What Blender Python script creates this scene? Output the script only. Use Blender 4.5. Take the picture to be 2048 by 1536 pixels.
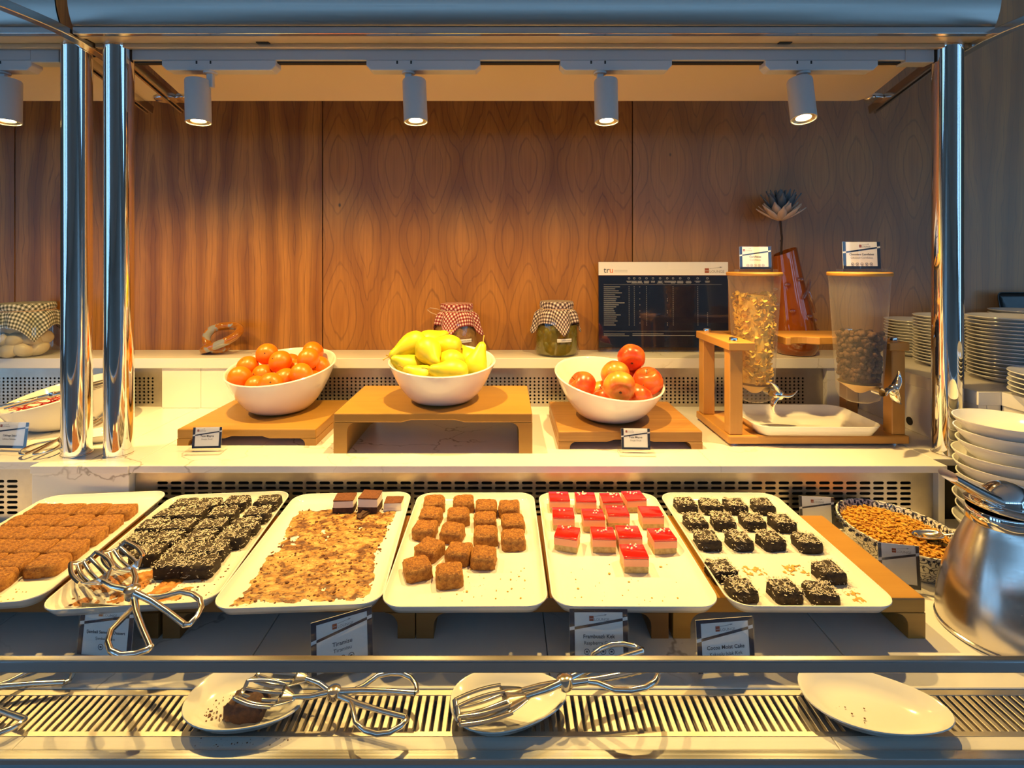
import bpy, bmesh, math, random
from mathutils import Vector, Matrix, noise as mnoise

for _o in list(bpy.data.objects):
    bpy.data.objects.remove(_o, do_unlink=True)
SC = bpy.context.scene
COL = SC.collection
PI = math.pi
random.seed(7)

# ------------------------------------------------------------------ camera
F, CX, CY, CAMZ = 1050.0, 1010.0, 520.0, 1.55     # focal (px), vanishing point (px), eye height (m)
cam_d = bpy.data.cameras.new('camera')
cam_d.sensor_width = 36.0
cam_d.sensor_fit = 'HORIZONTAL'
cam_d.lens = F / 2048 * 36
cam_d.shift_x = (1024 - CX) / 2048
cam_d.shift_y = -(768 - CY) / 2048
cam_d.clip_start = 0.02
cam = bpy.data.objects.new('camera', cam_d)
cam.location = (0, 0, CAMZ)
cam.rotation_euler = (PI / 2, 0, 0)
COL.objects.link(cam)
SC.camera = cam

# ------------------------------------------------------------------ world, view
WORLD_COL, WORLD_STR = (0.24, 0.50, 0.82), 3.6
SPOT_COL, SPOT_W, SPILL_W = (1.0, 0.64, 0.19), 26.5, 14.0
w = bpy.data.worlds.new('sky'); SC.world = w
w.use_nodes = True
w.node_tree.nodes['Background'].inputs[0].default_value = (*WORLD_COL, 1)
w.node_tree.nodes['Background'].inputs[1].default_value = WORLD_STR
SC.view_settings.view_transform = 'Standard'
SC.view_settings.look = 'None'
SC.view_settings.gamma = 1.0
SC.view_settings.use_curve_mapping = False
SC.view_settings.exposure = 0.2
try:
    SC.cycles.max_bounces = 10
    SC.cycles.diffuse_bounces = 4
    SC.cycles.glossy_bounces = 4
    SC.cycles.transparent_max_bounces = 16
    SC.cycles.caustics_reflective = False
    SC.cycles.caustics_refractive = False
    SC.cycles.sample_clamp_indirect = 4.0
except Exception:
    pass

def WD(px, py, d):                      # pixel + distance -> point
    return Vector(((px - CX) * d / F, d, CAMZ - (py - CY) * d / F))
def WZ(px, py, z):                      # pixel + height of what it rests on -> point
    d = (CAMZ - z) * F / (py - CY)
    return Vector(((px - CX) * d / F, d, z))

# ------------------------------------------------------------------ mesh helpers
class MB:
    def __init__(s):
        s.v = []; s.f = []; s.m = []; s.uv = None
    def add(s, vs, fs, mi=0, M=None):
        o = len(s.v)
        s.v += [tuple(M @ Vector(p)) if M is not None else tuple(p) for p in vs]
        s.f += [tuple(i + o for i in f) for f in fs]
        s.m += [mi] * len(fs)
        return s
    def box(s, x0, x1, y0, y1, z0, z1, mi=0, M=None):
        vs = [(x0,y0,z0),(x1,y0,z0),(x1,y1,z0),(x0,y1,z0),(x0,y0,z1),(x1,y0,z1),(x1,y1,z1),(x0,y1,z1)]
        fs = [(3,2,1,0),(4,5,6,7),(0,1,5,4),(1,2,6,5),(2,3,7,6),(3,0,4,7)]
        return s.add(vs, fs, mi, M)
    def grid(s, rows, closed_u=False, mi=0, M=None, flip=False):
        n = len(rows[0]); vs = [p for r in rows for p in r]; fs = []
        for i in range(len(rows) - 1):
            for j in range(n if closed_u else n - 1):
                a = i*n + j; b = i*n + (j+1) % n; c = (i+1)*n + (j+1) % n; d = (i+1)*n + j
                fs.append((d,c,b,a) if flip else (a,b,c,d))
        return s.add(vs, fs, mi, M)
    def lathe(s, prof, n=32, mi=0, M=None):
        vs = []; fs = []; idx = []
        for r, z in prof:
            if r < 1e-6:
                idx.append([len(vs)]); vs.append((0, 0, z))
            else:
                idx.append(list(range(len(vs), len(vs) + n)))
                vs += [(r*math.cos(2*PI*k/n), r*math.sin(2*PI*k/n), z) for k in range(n)]
        for a, b in zip(idx, idx[1:]):
            for k in range(n):
                k2 = (k+1) % n
                if len(a) == 1 and len(b) == 1: continue
                if len(a) == 1: fs.append((a[0], b[k2], b[k]))
                elif len(b) == 1: fs.append((a[k], a[k2], b[0]))
                else: fs.append((a[k], a[k2], b[k2], b[k]))
        return s.add(vs, fs, mi, M)
    def tube(s, pts, r, n=10, closed=False, mi=0, M=None, flat=1.0):
        pts = [Vector(p) for p in pts]; m = len(pts)
        rr = r if isinstance(r, (list, tuple)) else [r]*m
        rows = []; up = None
        for i, p in enumerate(pts):
            if closed: t = pts[(i+1) % m] - pts[i-1]
            else: t = pts[min(i+1, m-1)] - pts[max(i-1, 0)]
            t = t.normalized() if t.length > 1e-9 else Vector((0,0,1))
            if up is None:
                up = Vector((0,0,1)) if abs(t.z) < .9 else Vector((1,0,0))
            up = (up - t*up.dot(t)); up = up.normalized() if up.length > 1e-6 else t.orthogonal().normalized()
            sd = t.cross(up)
            rows.append([p + sd*(rr[i]*math.cos(2*PI*k/n)) + up*(rr[i]*flat*math.sin(2*PI*k/n)) for k in range(n)])
        if closed: rows.append(rows[0])
        o = len(s.v)
        s.grid(rows, True, mi, M)
        if not closed:
            s.f.append(tuple(o + k for k in range(n))[::-1]); s.m.append(mi)
            e = o + (m-1)*n
            s.f.append(tuple(e + k for k in range(n))); s.m.append(mi)
        return s
    def prism(s, poly, y0, y1, mi=0, M=None):     # polygon in (x,z), counter-clockwise seen from -y, extruded along y
        n = len(poly)
        vs = [(x, y0, z) for x, z in poly] + [(x, y1, z) for x, z in poly]
        fs = [tuple(range(n)), tuple(range(2*n-1, n-1, -1))]
        fs += [(i, i+n, (i+1) % n + n, (i+1) % n) for i in range(n)]
        return s.add(vs, fs, mi, M)
    def ball(s, c, r, nu=10, nv=6, mi=0, sc=(1,1,1)):
        prof = [(r*math.sin(PI*i/nv), -r*math.cos(PI*i/nv)) for i in range(nv+1)]
        prof[0] = (0, -r); prof[-1] = (0, r)
        return s.lathe(prof, nu, mi, Matrix.Translation(c) @ Matrix.Diagonal((*sc, 1)))
    def mesh(s, name, mats, smooth=40, bevel=None, fix=False):
        me = bpy.data.meshes.new(name)
        me.from_pydata([tuple(p) for p in s.v], [], s.f)
        for m in (mats if isinstance(mats, (list, tuple)) else [mats]): me.materials.append(m)
        if any(s.m): me.polygons.foreach_set('material_index', s.m)
        if bevel or fix:
            bm = bmesh.new(); bm.from_mesh(me)
            bmesh.ops.remove_doubles(bm, verts=bm.verts, dist=1e-6)
            bmesh.ops.recalc_face_normals(bm, faces=bm.faces)
            if bevel:
                es = [e for e in bm.edges if len(e.link_faces) == 2 and e.calc_face_angle(0) > math.radians(35)]
                bmesh.ops.bevel(bm, geom=es, offset=bevel[0], segments=bevel[1], affect='EDGES', profile=0.5, clamp_overlap=True)
            bm.to_mesh(me); bm.free()
        if smooth:
            me.polygons.foreach_set('use_smooth', [True]*len(me.polygons))
            me.set_sharp_from_angle(angle=math.radians(smooth))
        me.update()
        return me
    def build(s, name, mats, parent=None, smooth=40, bevel=None, fix=False, loc=None, rot=None):
        return put(name, s.mesh(name, mats, smooth, bevel, fix), parent, loc, rot)

def put(name, me, parent=None, loc=None, rot=None):
    o = bpy.data.objects.new(name, me); COL.objects.link(o)
    if parent is not None: o.parent = parent
    if loc is not None: o.location = loc
    if rot is not None: o.rotation_euler = rot
    return o
def tag(o, label=None, cat=None, group=None, kind=None):
    if label: o['label'] = label
    if cat: o['category'] = cat
    if group: o['group'] = group
    if kind: o['kind'] = kind
    return o
def thing(name, label, cat, loc=(0,0,0), rz=0, group=None, rot=None):
    o = bpy.data.objects.new(name, None); COL.objects.link(o)
    o.empty_display_size = .03
    o.location = loc; o.rotation_euler = rot if rot else (0, 0, rz)
    return tag(o, label, cat, group)

def rr_outline(w, l, r, n=6):           # rounded rectangle, counter-clockwise
    pts = []
    for cx, cy, a0 in ((w/2-r, l/2-r, 0), (-w/2+r, l/2-r, PI/2), (-w/2+r, -l/2+r, PI), (w/2-r, -l/2+r, 1.5*PI)):
        for k in range(n+1):
            a = a0 + PI/2*k/n
            pts.append((cx + r*math.cos(a), cy + r*math.sin(a)))
    return pts

# ------------------------------------------------------------------ materials
class NT:
    def __init__(s, name):
        s.mat = bpy.data.materials.new(name); s.mat.use_nodes = True
        s.t = s.mat.node_tree; s.t.nodes.clear()
        s.out = s.t.nodes.new('ShaderNodeOutputMaterial')
    def n(s, ty, props=None, **ins):
        nd = s.t.nodes.new('ShaderNode' + ty)
        for k, v in (props or {}).items(): setattr(nd, k, v)
        for k, v in ins.items():
            key = int(k[1:]) if k[0] == '_' and k[1:].isdigit() else k.replace('_', ' ')
            s.set(nd.inputs[key], v)
        return nd
    def set(s, sock, v):
        if isinstance(v, bpy.types.NodeSocket): s.t.links.new(v, sock)
        elif isinstance(v, bpy.types.Node): s.t.links.new(v.outputs[0], sock)
        else: sock.default_value = v
    def math(s, op, a, b=0.0, c=0.0):
        nd = s.t.nodes.new('ShaderNodeMath'); nd.operation = op
        s.set(nd.inputs[0], a); s.set(nd.inputs[1], b); s.set(nd.inputs[2], c)
        return nd.outputs[0]
    def mix(s, fac, a, b):
        nd = s.t.nodes.new('ShaderNodeMix'); nd.data_type = 'RGBA'
        s.set(nd.inputs[0], fac); s.set(nd.inputs[6], c4(a)); s.set(nd.inputs[7], c4(b))
        return nd.outputs[2]
    def ramp(s, fac, stops):
        nd = s.t.nodes.new('ShaderNodeValToRGB'); s.set(nd.inputs[0], fac)
        el = nd.color_ramp.elements
        while len(el) < len(stops): el.new(.5)
        for e, (p, c) in zip(el, stops): e.position = p; e.color = c4(c) if not isinstance(c, (int, float)) else (c, c, c, 1)
        return nd.outputs[0]
    def coord(s, kind='Object', scale=None):
        c = s.n('TexCoord').outputs[kind]
        if scale is not None:
            m = s.n('Mapping', Vector=c); m.inputs['Scale'].default_value = scale; return m.outputs[0]
        return c
    def noise(s, vec, scale=5, detail=2, rough=.5, dist=0):
        return s.n('TexNoise', Vector=vec, Scale=scale, Detail=detail, Roughness=rough, Distortion=dist).outputs[0]
    def bump(s, h, strength=.3, dist=.002):
        return s.n('Bump', Strength=strength, Distance=dist, Height=h).outputs[0]
    def pbr(s, col, rough=.5, metal=0.0, normal=None, **kw):
        p = s.n('BsdfPrincipled')
        s.set(p.inputs['Base Color'], c4(col)); s.set(p.inputs['Roughness'], rough); s.set(p.inputs['Metallic'], metal)
        if normal is not None: s.set(p.inputs['Normal'], normal)
        for k, v in kw.items(): s.set(p.inputs[k.replace('_', ' ')], v)
        return p
    def fres(s):                        # same reflectance from both sides of a thin sheet
        bf = s.n('NewGeometry').outputs['Backfacing']
        ior = s.math('ADD', 1.45, s.math('MULTIPLY', bf, 1/1.45 - 1.45))
        return s.n('Fresnel', IOR=ior).outputs[0]
    def done(s, shader):
        s.t.links.new(shader.outputs[0], s.out.inputs[0]); return s.mat
def c4(c):
    if isinstance(c, (tuple, list)) and len(c) == 3: return (*c, 1.0)
    return c
def plain(name, col, rough=.5, metal=0.0, **kw):
    t = NT(name); return t.done(t.pbr(col, rough, metal, **kw))

def mat_wall_wood(name, figured, x0, dark=1.0, pale=0.0):
    t = NT(name); c = t.coord()
    sep = t.n('SeparateXYZ', Vector=c); x, z = sep.outputs[0], sep.outputs[2]
    nz = t.noise(t.coord(scale=(3.0, 1, 1.1)), 3.0, 3, .55)
    nzc = t.math('SUBTRACT', nz, .5)
    leaf = .174
    tt = t.math('PINGPONG', t.math('SUBTRACT', x, x0), leaf)
    tt = t.math('ADD', tt, t.math('MULTIPLY', nzc, .035))
    if figured:
        u = t.math('DIVIDE', t.math('SUBTRACT', tt, .070), .060)
        u2 = t.math('SQRT', t.math('ADD', t.math('MULTIPLY', u, u), .03))
        zz = t.math('ADD', t.math('SUBTRACT', z, 1.90), t.math('MULTIPLY', nzc, .16))
        cs = t.math('COSINE', t.math('MULTIPLY', zz, 2*PI/.56))
        v = t.math('MULTIPLY', t.math('SUBTRACT', 1.0, cs), .62)
        val = t.math('ADD', u2, v)
        freq = 13.0
    else:
        zz = t.math('ADD', z, t.math('MULTIPLY', nzc, .5))
        val = t.math('ADD', t.math('MULTIPLY', tt, 13.0), t.math('MULTIPLY', t.math('SINE', t.math('MULTIPLY', zz, 3.3)), .32))
        freq = 22.0
    wav = t.math('SINE', t.math('MULTIPLY', val, freq))
    line = t.n('MapRange', Value=wav, _1=.80, _2=1.0).outputs[0]
    line = t.math('MULTIPLY', line, t.noise(t.coord(scale=(9, 1, 2)), 2.0, 2))
    streak = t.noise(t.coord(scale=(150, 1, 5)), 1.0, 3, .6)
    broad = t.n('MapRange', Value=t.math('SINE', t.math('MULTIPLY', val, 2.6 if figured else 5.2)), _1=-1.0, _2=1.0).outputs[0]
    k = dark
    bl = t.math('ADD', t.math('MULTIPLY', broad, .5), t.math('MULTIPLY', nz, .5))
    if not figured: bl = t.n('MapRange', Value=bl, _1=.25, _2=.78).outputs[0]
    base = t.mix(bl, (.28*k, .098*k, .013*k), (.50*k, .205*k, .032*k))
    base = t.mix(t.math('MULTIPLY', t.math('SUBTRACT', streak, .38), 1.1), base, (.14*k, .043*k, .008*k))
    base = t.mix(t.math('MULTIPLY', line, .62), base, (.055*k, .017*k, .006*k))
    knot = t.n('TexVoronoi', Vector=t.coord(scale=(5.7, 1, 3.6)), Scale=1.0).outputs['Distance']
    base = t.mix(t.n('MapRange', Value=knot, _1=.035, _2=.015).outputs[0], base, (.04*k, .013*k, .005*k))
    if pale: base = t.mix(pale, base, (.50, .40, .29))  # neutral daylight on the right of the wall, mixed into the veneer colour
    return t.done(t.pbr(base, .42, 0, Coat_Weight=.12, Coat_Roughness=.25))

def mat_board_wood(name, c1, c2, c3, axis='x', worn=False):
    t = NT(name)
    sc = (3.5, 60, 60) if axis == 'x' else (60, 60, 4)
    g = t.noise(t.coord(scale=sc), 1.0, 4, .6, .6)
    b = t.noise(t.coord(scale=tuple(v*.25 for v in sc)), 1.0, 2)
    col = t.mix(g, c1, c2); col = t.mix(t.math('MULTIPLY', b, .7), col, c3)
    if worn:
        wn = t.n('MapRange', Value=t.noise(t.coord(scale=(2, 90, 110)), 1.0, 3, .7), _1=.55, _2=.7).outputs[0]
        col = t.mix(t.math('MULTIPLY', wn, .6), col, c2)
    return t.done(t.pbr(col, .42, 0, t.bump(g, .15, .001)))

def mat_quartz(name, col=(.80, .77, .74)):
    t = NT(name); c = t.coord()
    ds = t.noise(c, 3.0, 4, .6)
    vec = t.n('VectorMath', dict(operation='ADD'), _0=c, _1=t.n('VectorMath', dict(operation='SCALE'), _0=t.n('TexNoise', Vector=c, Scale=4.0, Detail=5.0).outputs['Color'], Scale=.45).outputs[0]).outputs[0]
    vo = t.n('TexVoronoi', dict(feature='DISTANCE_TO_EDGE'), Vector=vec, Scale=2.6).outputs['Distance']
    ln = t.n('MapRange', Value=vo, _1=.010, _2=.0015).outputs[0]
    mask = t.n('MapRange', Value=t.noise(c, 2.2, 2), _1=.50, _2=.62).outputs[0]
    base = t.mix(t.math('MULTIPLY', t.math('MULTIPLY', ln, mask), .75), col, (.28, .24, .21))
    base = t.mix(t.math('MULTIPLY', ds, .10), base, (.55, .52, .50))
    return t.done(t.pbr(base, .22, 0))

def mat_brushed(name, col=(.62, .60, .57), rough=.30, stain=False):
    t = NT(name)
    g = t.noise(t.coord(scale=(2, 300, 300)), 1.0, 3)
    r = t.math('ADD', t.math('MULTIPLY', g, .14), rough - .07)
    cc = col
    if stain:
        s_ = t.n('MapRange', Value=t.noise(t.coord(), 9.0, 5, .65), _1=.42, _2=.72).outputs[0]
        cc = t.mix(t.math('MULTIPLY', s_, .5), col, tuple(v*.62 for v in col))
        r = t.math('ADD', r, t.math('MULTIPLY', s_, .1))
    return t.done(t.pbr(cc, r, 1.0))

def mat_clear(name, tint=(1,1,1), base=.06, rough=.02, k=.8):
    t = NT(name)
    tr = t.n('BsdfTransparent', Color=c4(tint)); gl = t.n('BsdfGlossy', Color=(1,1,1,1), Roughness=rough)
    fr = t.fres()
    fac = t.math('ADD', t.math('MULTIPLY', fr, k), base)
    mx = t.n('MixShader', _0=fac); t.set(mx.inputs[1], tr); t.set(mx.inputs[2], gl)
    return t.done(mx)

def mat_frosted(name, col=(.85, .82, .80), fac=.25):
    t = NT(name)
    tr = t.n('BsdfTransparent', Color=(.97,.96,.95,1)); p = t.pbr(col, .18, 0)
    fr = t.fres()
    f = t.math('ADD', t.math('MULTIPLY', fr, .6), fac)
    mx = t.n('MixShader', _0=f); t.set(mx.inputs[1], tr); t.set(mx.inputs[2], p)
    return t.done(mx)

def mat_crumb(name, c1, c2, c3, scale=160, rough=.8, bump=.8, dist=.002):
    t = NT(name); c = t.coord()
    n1 = t.noise(c, scale, 4, .65); n2 = t.noise(c, scale*.22, 2)
    col = t.ramp(n1, [(.32, c1), (.5, c2), (.68, c3)])
    col = t.mix(t.math('MULTIPLY', n2, .45), col, c1)
    return t.done(t.pbr(col, rough, 0, t.bump(n1, bump, dist)))

def mat_gingham(name, dark, mid, light, S):
    t = NT(name)
    sep = t.n('SeparateXYZ', Vector=t.n('UVMap').outputs[0])
    a = t.math('GREATER_THAN', t.math('FRACT', t.math('MULTIPLY', sep.outputs[0], S)), .5)
    b = t.math('GREATER_THAN', t.math('FRACT', t.math('MULTIPLY', sep.outputs[1], S)), .5)
    s_ = t.math('MULTIPLY', t.math('ADD', a, b), .5)
    col = t.ramp(s_, [(0, light), (.5, mid), (1, dark)])
    return t.done(t.pbr(col, .85, 0))

def mat_emit(name, col, st):
    t = NT(name); return t.done(t.n('Emission', Color=c4(col), Strength=st))

M = {}
M['wood_straight'] = mat_wall_wood('wall_veneer_straight', False, -1.30)
M['wood_figured'] = mat_wall_wood('wall_veneer_figured', True, -.336)
M['wood_figured2'] = mat_wall_wood('wall_veneer_figured_painted_daylight', True, .534, 1.0, .14)  # same figured veneer, a little daylight painted into its colour
M['wood_far'] = mat_wall_wood('wall_veneer_painted_daylight', False, 1.6, 1.3, .5)  # same veneer as the rest; daylight beyond the post painted into its colour
M['joint_dark'] = plain('dark_joint', (.02, .012, .008), .8)
M['riser_wood'] = mat_board_wood('riser_wood', (.38, .185, .028), (.54, .295, .058), (.29, .13, .018))
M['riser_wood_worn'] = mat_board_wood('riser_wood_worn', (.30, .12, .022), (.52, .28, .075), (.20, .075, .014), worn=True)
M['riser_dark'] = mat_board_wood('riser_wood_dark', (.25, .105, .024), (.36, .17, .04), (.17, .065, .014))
M['stand_wood'] = mat_board_wood('stand_wood', (.50, .235, .05), (.60, .32, .09), (.40, .17, .03), 'z')
M['stand_wood_x'] = mat_board_wood('stand_wood_x', (.50, .235, .05), (.60, .32, .09), (.40, .17, .03), 'x')
M['quartz'] = mat_quartz('white_quartz')
M['steel'] = mat_brushed('brushed_steel')
M['steel_stain'] = mat_brushed('stained_steel', (.60, .54, .46), .34, True)
M['steel_rail'] = mat_brushed('rail_steel', (.62, .62, .62), .2)
M['beam'] = plain('satin_beam', (.62, .53, .38), .35, .35)
M['hood'] = mat_brushed('hood_steel', (.44, .42, .39), .34)
M['chrome'] = plain('chrome', (.86, .86, .86), .05, 1.0)
M['tong_steel'] = plain('tong_steel', (.78, .75, .70), .16, 1.0)
M['carafe_steel'] = mat_brushed('carafe_steel', (.66, .62, .58), .24)
M['black'] = plain('black_void', (.012, .011, .010), .7)
M['black_gloss'] = plain('black_plastic', (.012, .014, .016), .2)
M['ceramic'] = plain('white_ceramic', (.82, .79, .74), .12, 0, Coat_Weight=.3, Coat_Roughness=.05)
M['plate'] = plain('plate_ceramic', (.80, .79, .77), .15, 0)
M['grey_paint'] = plain('light_grey_paint', (.52, .54, .56), .42)
M['track_paint'] = plain('track_grey_paint', (.42, .45, .48), .5)
M['panel_white'] = plain('canopy_board', (.62, .52, .40), .45)
M['lens'] = mat_emit('lamp_lens', (1, .80, .45), 14)
M['lens_ring'] = plain('lamp_ring', (.7, .6, .4), .3, .6)
M['glass'] = mat_clear('clear_glass', (.98, .99, .99), .0, .01, .8)
M['acrylic'] = mat_clear('clear_acrylic', (.98, .98, .98), .015)
M['jar_glass'] = mat_clear('jar_glass', (.95, .97, .93), .03)
M['canopy_glass'] = mat_clear('smoked_canopy_glass', (.80, .86, .88), .0, .12, .8)
M['frost'] = mat_frosted('frosted_plastic', (.85, .78, .70), .06)
M['paper'] = plain('card_paper', (.88, .87, .86), .6)
M['navy'] = plain('navy_print', (.010, .016, .045), .45)
M['ink'] = plain('dark_ink', (.03, .035, .06), .6)
M['logo_red'] = plain('logo_red_brown', (.32, .07, .03), .6)
M['print_white'] = plain('white_print', (.62, .62, .66), .6)
M['print_grey'] = plain('grey_print', (.25, .25, .28), .6)
M['orange_ink'] = plain('orange_ink', (.75, .13, .02), .6)
M['navy_gloss'] = plain('navy_poster', (.010, .014, .035), .12)
M['semolina'] = mat_crumb('semolina_cake', (.12, .032, .004), (.34, .122, .013), (.62, .29, .05), 240, .6, 1.0, .004)
M['semolina_side'] = mat_crumb('semolina_crumb', (.20, .066, .010), (.40, .165, .026), (.56, .28, .06), 150, .7, 1.0, .004)
M['cocoa'] = mat_crumb('cocoa_cake', (.010, .005, .003), (.022, .011, .006), (.045, .024, .013), 150)
M['coconut'] = plain('coconut_flake', (.62, .55, .44), .7)
M['sponge'] = mat_crumb('pale_sponge', (.40, .27, .10), (.55, .40, .17), (.66, .52, .26), 130, bump=.5)
M['mousse'] = plain('pink_mousse', (.74, .33, .21), .6, Subsurface_Weight=.05)
M['glaze'] = plain('red_glaze', (.72, .010, .008), .12, Coat_Weight=.6, Coat_Roughness=.05)
M['pearl'] = plain('sugar_pearl', (.88, .82, .70), .25)
M['cream'] = plain('cream_layer', (.80, .72, .62), .5)
M['cocoa_powder'] = mat_crumb('cocoa_powder', (.09, .025, .008), (.15, .045, .014), (.21, .07, .02), 260, bump=.4)
M['tira_sponge'] = mat_crumb('soaked_sponge', (.035, .012, .006), (.075, .028, .012), (.14, .06, .025), 140)
M['crumb_brown'] = mat_crumb('brown_crumb', (.07, .02, .006), (.16, .055, .015), (.28, .11, .03), 300)
M['crumb_gold'] = mat_crumb('gold_crumb', (.42, .20, .03), (.58, .33, .07), (.68, .45, .12), 200)
M['syrup'] = mat_crumb('syrup_smear', (.30, .09, .012), (.50, .20, .035), (.66, .40, .13), 70, .4, .4)
def _residue():
    t = NT('cream_smear'); c = t.coord(scale=(1, 1.6, 1))
    n1 = t.noise(c, 22, 6, .72, .8); n2 = t.noise(c, 75, 5, .7, .5)
    m1 = t.n('MapRange', Value=n1, _1=.40, _2=.63).outputs[0]
    col = t.ramp(n1, [(.26, (.70, .52, .26)), (.40, (.58, .36, .12)), (.52, (.38, .18, .04)), (.60, (.13, .045, .012))])
    col = t.mix(t.math('MULTIPLY', t.n('MapRange', Value=n2, _1=.50, _2=.58).outputs[0], t.math('ADD', m1, .35)), col, (.085, .025, .008))
    return t.done(t.pbr(col, .5, 0, t.bump(n2, .5, .002)))
M['residue'] = _residue()
def _orange():
    t = NT('orange_peel'); c = t.coord()
    n1 = t.noise(c, 14, 2)
    vo = t.n('TexVoronoi', Vector=c, Scale=420.0).outputs['Distance']
    col = t.mix(n1, (.78, .125, .003), (.85, .21, .006))
    return t.done(t.pbr(col, .33, 0, t.bump(vo, .25, .0006)))
M['orange'] = _orange()
def _pear():
    t = NT('pear_skin'); c = t.coord()
    n1 = t.n('MapRange', Value=t.noise(c, 16, 3), _1=.40, _2=.65).outputs[0]
    n2 = t.n('MapRange', Value=t.noise(c, 330, 2), _1=.68, _2=.74).outputs[0]
    col = t.mix(n1, (.70, .52, .012), (.42, .43, .022))
    col = t.mix(t.math('MULTIPLY', n2, .6), col, (.35, .24, .03))
    return t.done(t.pbr(col, .42, 0))
M['pear'] = _pear()
def _apple(nm, c1, c2):
    t = NT(nm); c = t.coord()
    n1 = t.n('MapRange', Value=t.noise(c, 20, 4, .6), _1=.36, _2=.62).outputs[0]
    st = t.noise(t.coord(scale=(90, 90, 8)), 1.0, 2)
    col = t.mix(t.math('MULTIPLY', n1, t.math('ADD', st, .45)), c1, c2)
    return t.done(t.pbr(col, .28, 0))
M['apple_red'] = _apple('apple_red', (.62, .035, .012), (.72, .14, .02))
M['apple_gold'] = _apple('apple_gold', (.66, .30, .035), (.66, .12, .02))
M['stem'] = plain('fruit_stem', (.10, .055, .02), .8)
M['pear_stem'] = plain('pear_stem', (.42, .27, .05), .8)
M['flake'] = mat_crumb('corn_flake', (.62, .34, .04), (.78, .50, .08), (.84, .60, .15), 60, .6, .3)
M['choc_ball'] = mat_crumb('chocolate_puff', (.045, .018, .008), (.085, .036, .016), (.13, .06, .028), 200)
M['crunch'] = mat_crumb('golden_crunch', (.36, .13, .010), (.62, .31, .03), (.78, .50, .10), 130)
M['chili'] = plain('red_shred', (.50, .010, .012), .35)
M['amber'] = plain('amber_glass', (.30, .072, .010), .06, 0, Transmission_Weight=.2, IOR=1.45, Coat_Weight=.5)
M['amber_clear'] = mat_clear('clear_bead_glass', (.92, .72, .60), .16, .03)
M['twig'] = plain('dark_twig', (.035, .018, .012), .8)
M['petal'] = plain('wood_petal', (.66, .52, .40), .7)
M['petal_dark'] = plain('slate_petal', (.11, .15, .18), .5)
M['g_red'] = mat_gingham('red_gingham', (.16, .008, .012), (.42, .10, .09), (.74, .64, .58), 78)
M['g_navy'] = mat_gingham('dark_gingham', (.035, .018, .022), (.25, .17, .16), (.72, .64, .58), 78)
M['g_green'] = mat_gingham('green_gingham', (.05, .055, .04), (.27, .27, .22), (.72, .69, .60), 78)
M['string'] = plain('jute_string', (.55, .38, .24), .9)
M['pickle'] = plain('green_pickle', (.16, .13, .015), .3)
M['brine'] = plain('green_brine', (.15, .115, .015), .15)
M['paste'] = mat_crumb('jarred_paste', (.22, .10, .03), (.33, .17, .06), (.45, .27, .10), 60, .5, .2)
M['jar_egg'] = plain('pickled_egg', (.60, .50, .37), .35)
def _pattern():
    t = NT('blue_pattern_ceramic'); c = t.coord()
    vo = t.n('TexVoronoi', Vector=c, Scale=42.0, Randomness=.6)
    d = t.math('SINE', t.math('MULTIPLY', vo.outputs['Distance'], 26.0))
    n = t.noise(c, 55, 3, .5, 2.2)
    a = t.math('GREATER_THAN', d, .72); b = t.math('GREATER_THAN', n, .60)
    return t.done(t.pbr(t.mix(t.math('MAXIMUM', t.math('MULTIPLY', a, .9), b), (.76, .74, .70), (.030, .035, .075)), .15))
M['pattern'] = _pattern()
M['pattern_dark'] = plain('blue_glaze', (.030, .035, .075), .18)
def _knot():
    t = NT('striped_art_glass'); c = t.coord()
    n = t.noise(c, 22, 2, .5, .6)
    return t.done(t.pbr(t.ramp(n, [(.44, (.36, .12, .012)), (.52, (.42, .15, .02)), (.55, (.30, .30, .29))]), .06, 0, Coat_Weight=.7, Coat_Roughness=.03))
M['knot'] = _knot()
M['floor'] = plain('floor_tile', (.22, .20, .18), .35)
M['ceiling'] = plain('ceiling_paint', (.78, .78, .78), .8)
M['room_wall'] = plain('room_wall_paint', (.34, .31, .28), .7)
M['mullion'] = plain('window_mullion', (.03, .03, .035), .4)
M['body_steel'] = plain('counter_front', (.30, .42, .50), .35, .3)
M['side_dark'] = plain('pipe_gap', (.04, .03, .025), .7)

# ------------------------------------------------------------------ key heights and depths (metres)
ZL, ZU, ZS = .900, 1.048, 1.218          # lower counter, upper counter, back shelf
YW = 1.94                                # back wall
YUF, YUB = 1.28, 1.79                    # upper counter front and back

# ------------------------------------------------------------------ room shell
def structure(name, mb, mat, **k):
    o = mb.build(name, mat, smooth=None, **k); o['kind'] = 'structure'; return o
RX, RYB, RZ = 4.6, -4.8, 2.95
structure('floor', MB().box(-RX, RX, RYB, YW + .2, -.1, 0), M['floor'])
structure('ceiling', MB().box(-RX, RX, RYB, YW + .2, RZ, RZ + .1), M['ceiling'])
WY0, WY1, WZ0, WZ1 = -4.5, -.2, .35, 2.55          # side window bands
for nm, sx_ in (('wall_left', -1), ('wall_right', 1)):
    xa, xb = sorted((sx_*RX, sx_*(RX + .1)))
    structure(nm, MB().box(xa, xb, RYB, YW + .2, 0, WZ0).box(xa, xb, RYB, YW + .2, WZ1, RZ).box(xa, xb, RYB, WY0, WZ0, WZ1).box(xa, xb, WY1, YW + .2, WZ0, WZ1), M['room_wall'])
wb = structure('wall_back', MB().box(-RX, RX, YW + .012, YW + .2, 0, RZ), M['joint_dark'])
edges = [-4.1, -2.955, -1.811, -.674, .471, 1.585, 2.73, 3.87]
mats = ['wood_straight', 'wood_straight', 'wood_straight', 'wood_figured', 'wood_figured2', 'wood_far', 'wood_far']
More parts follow.
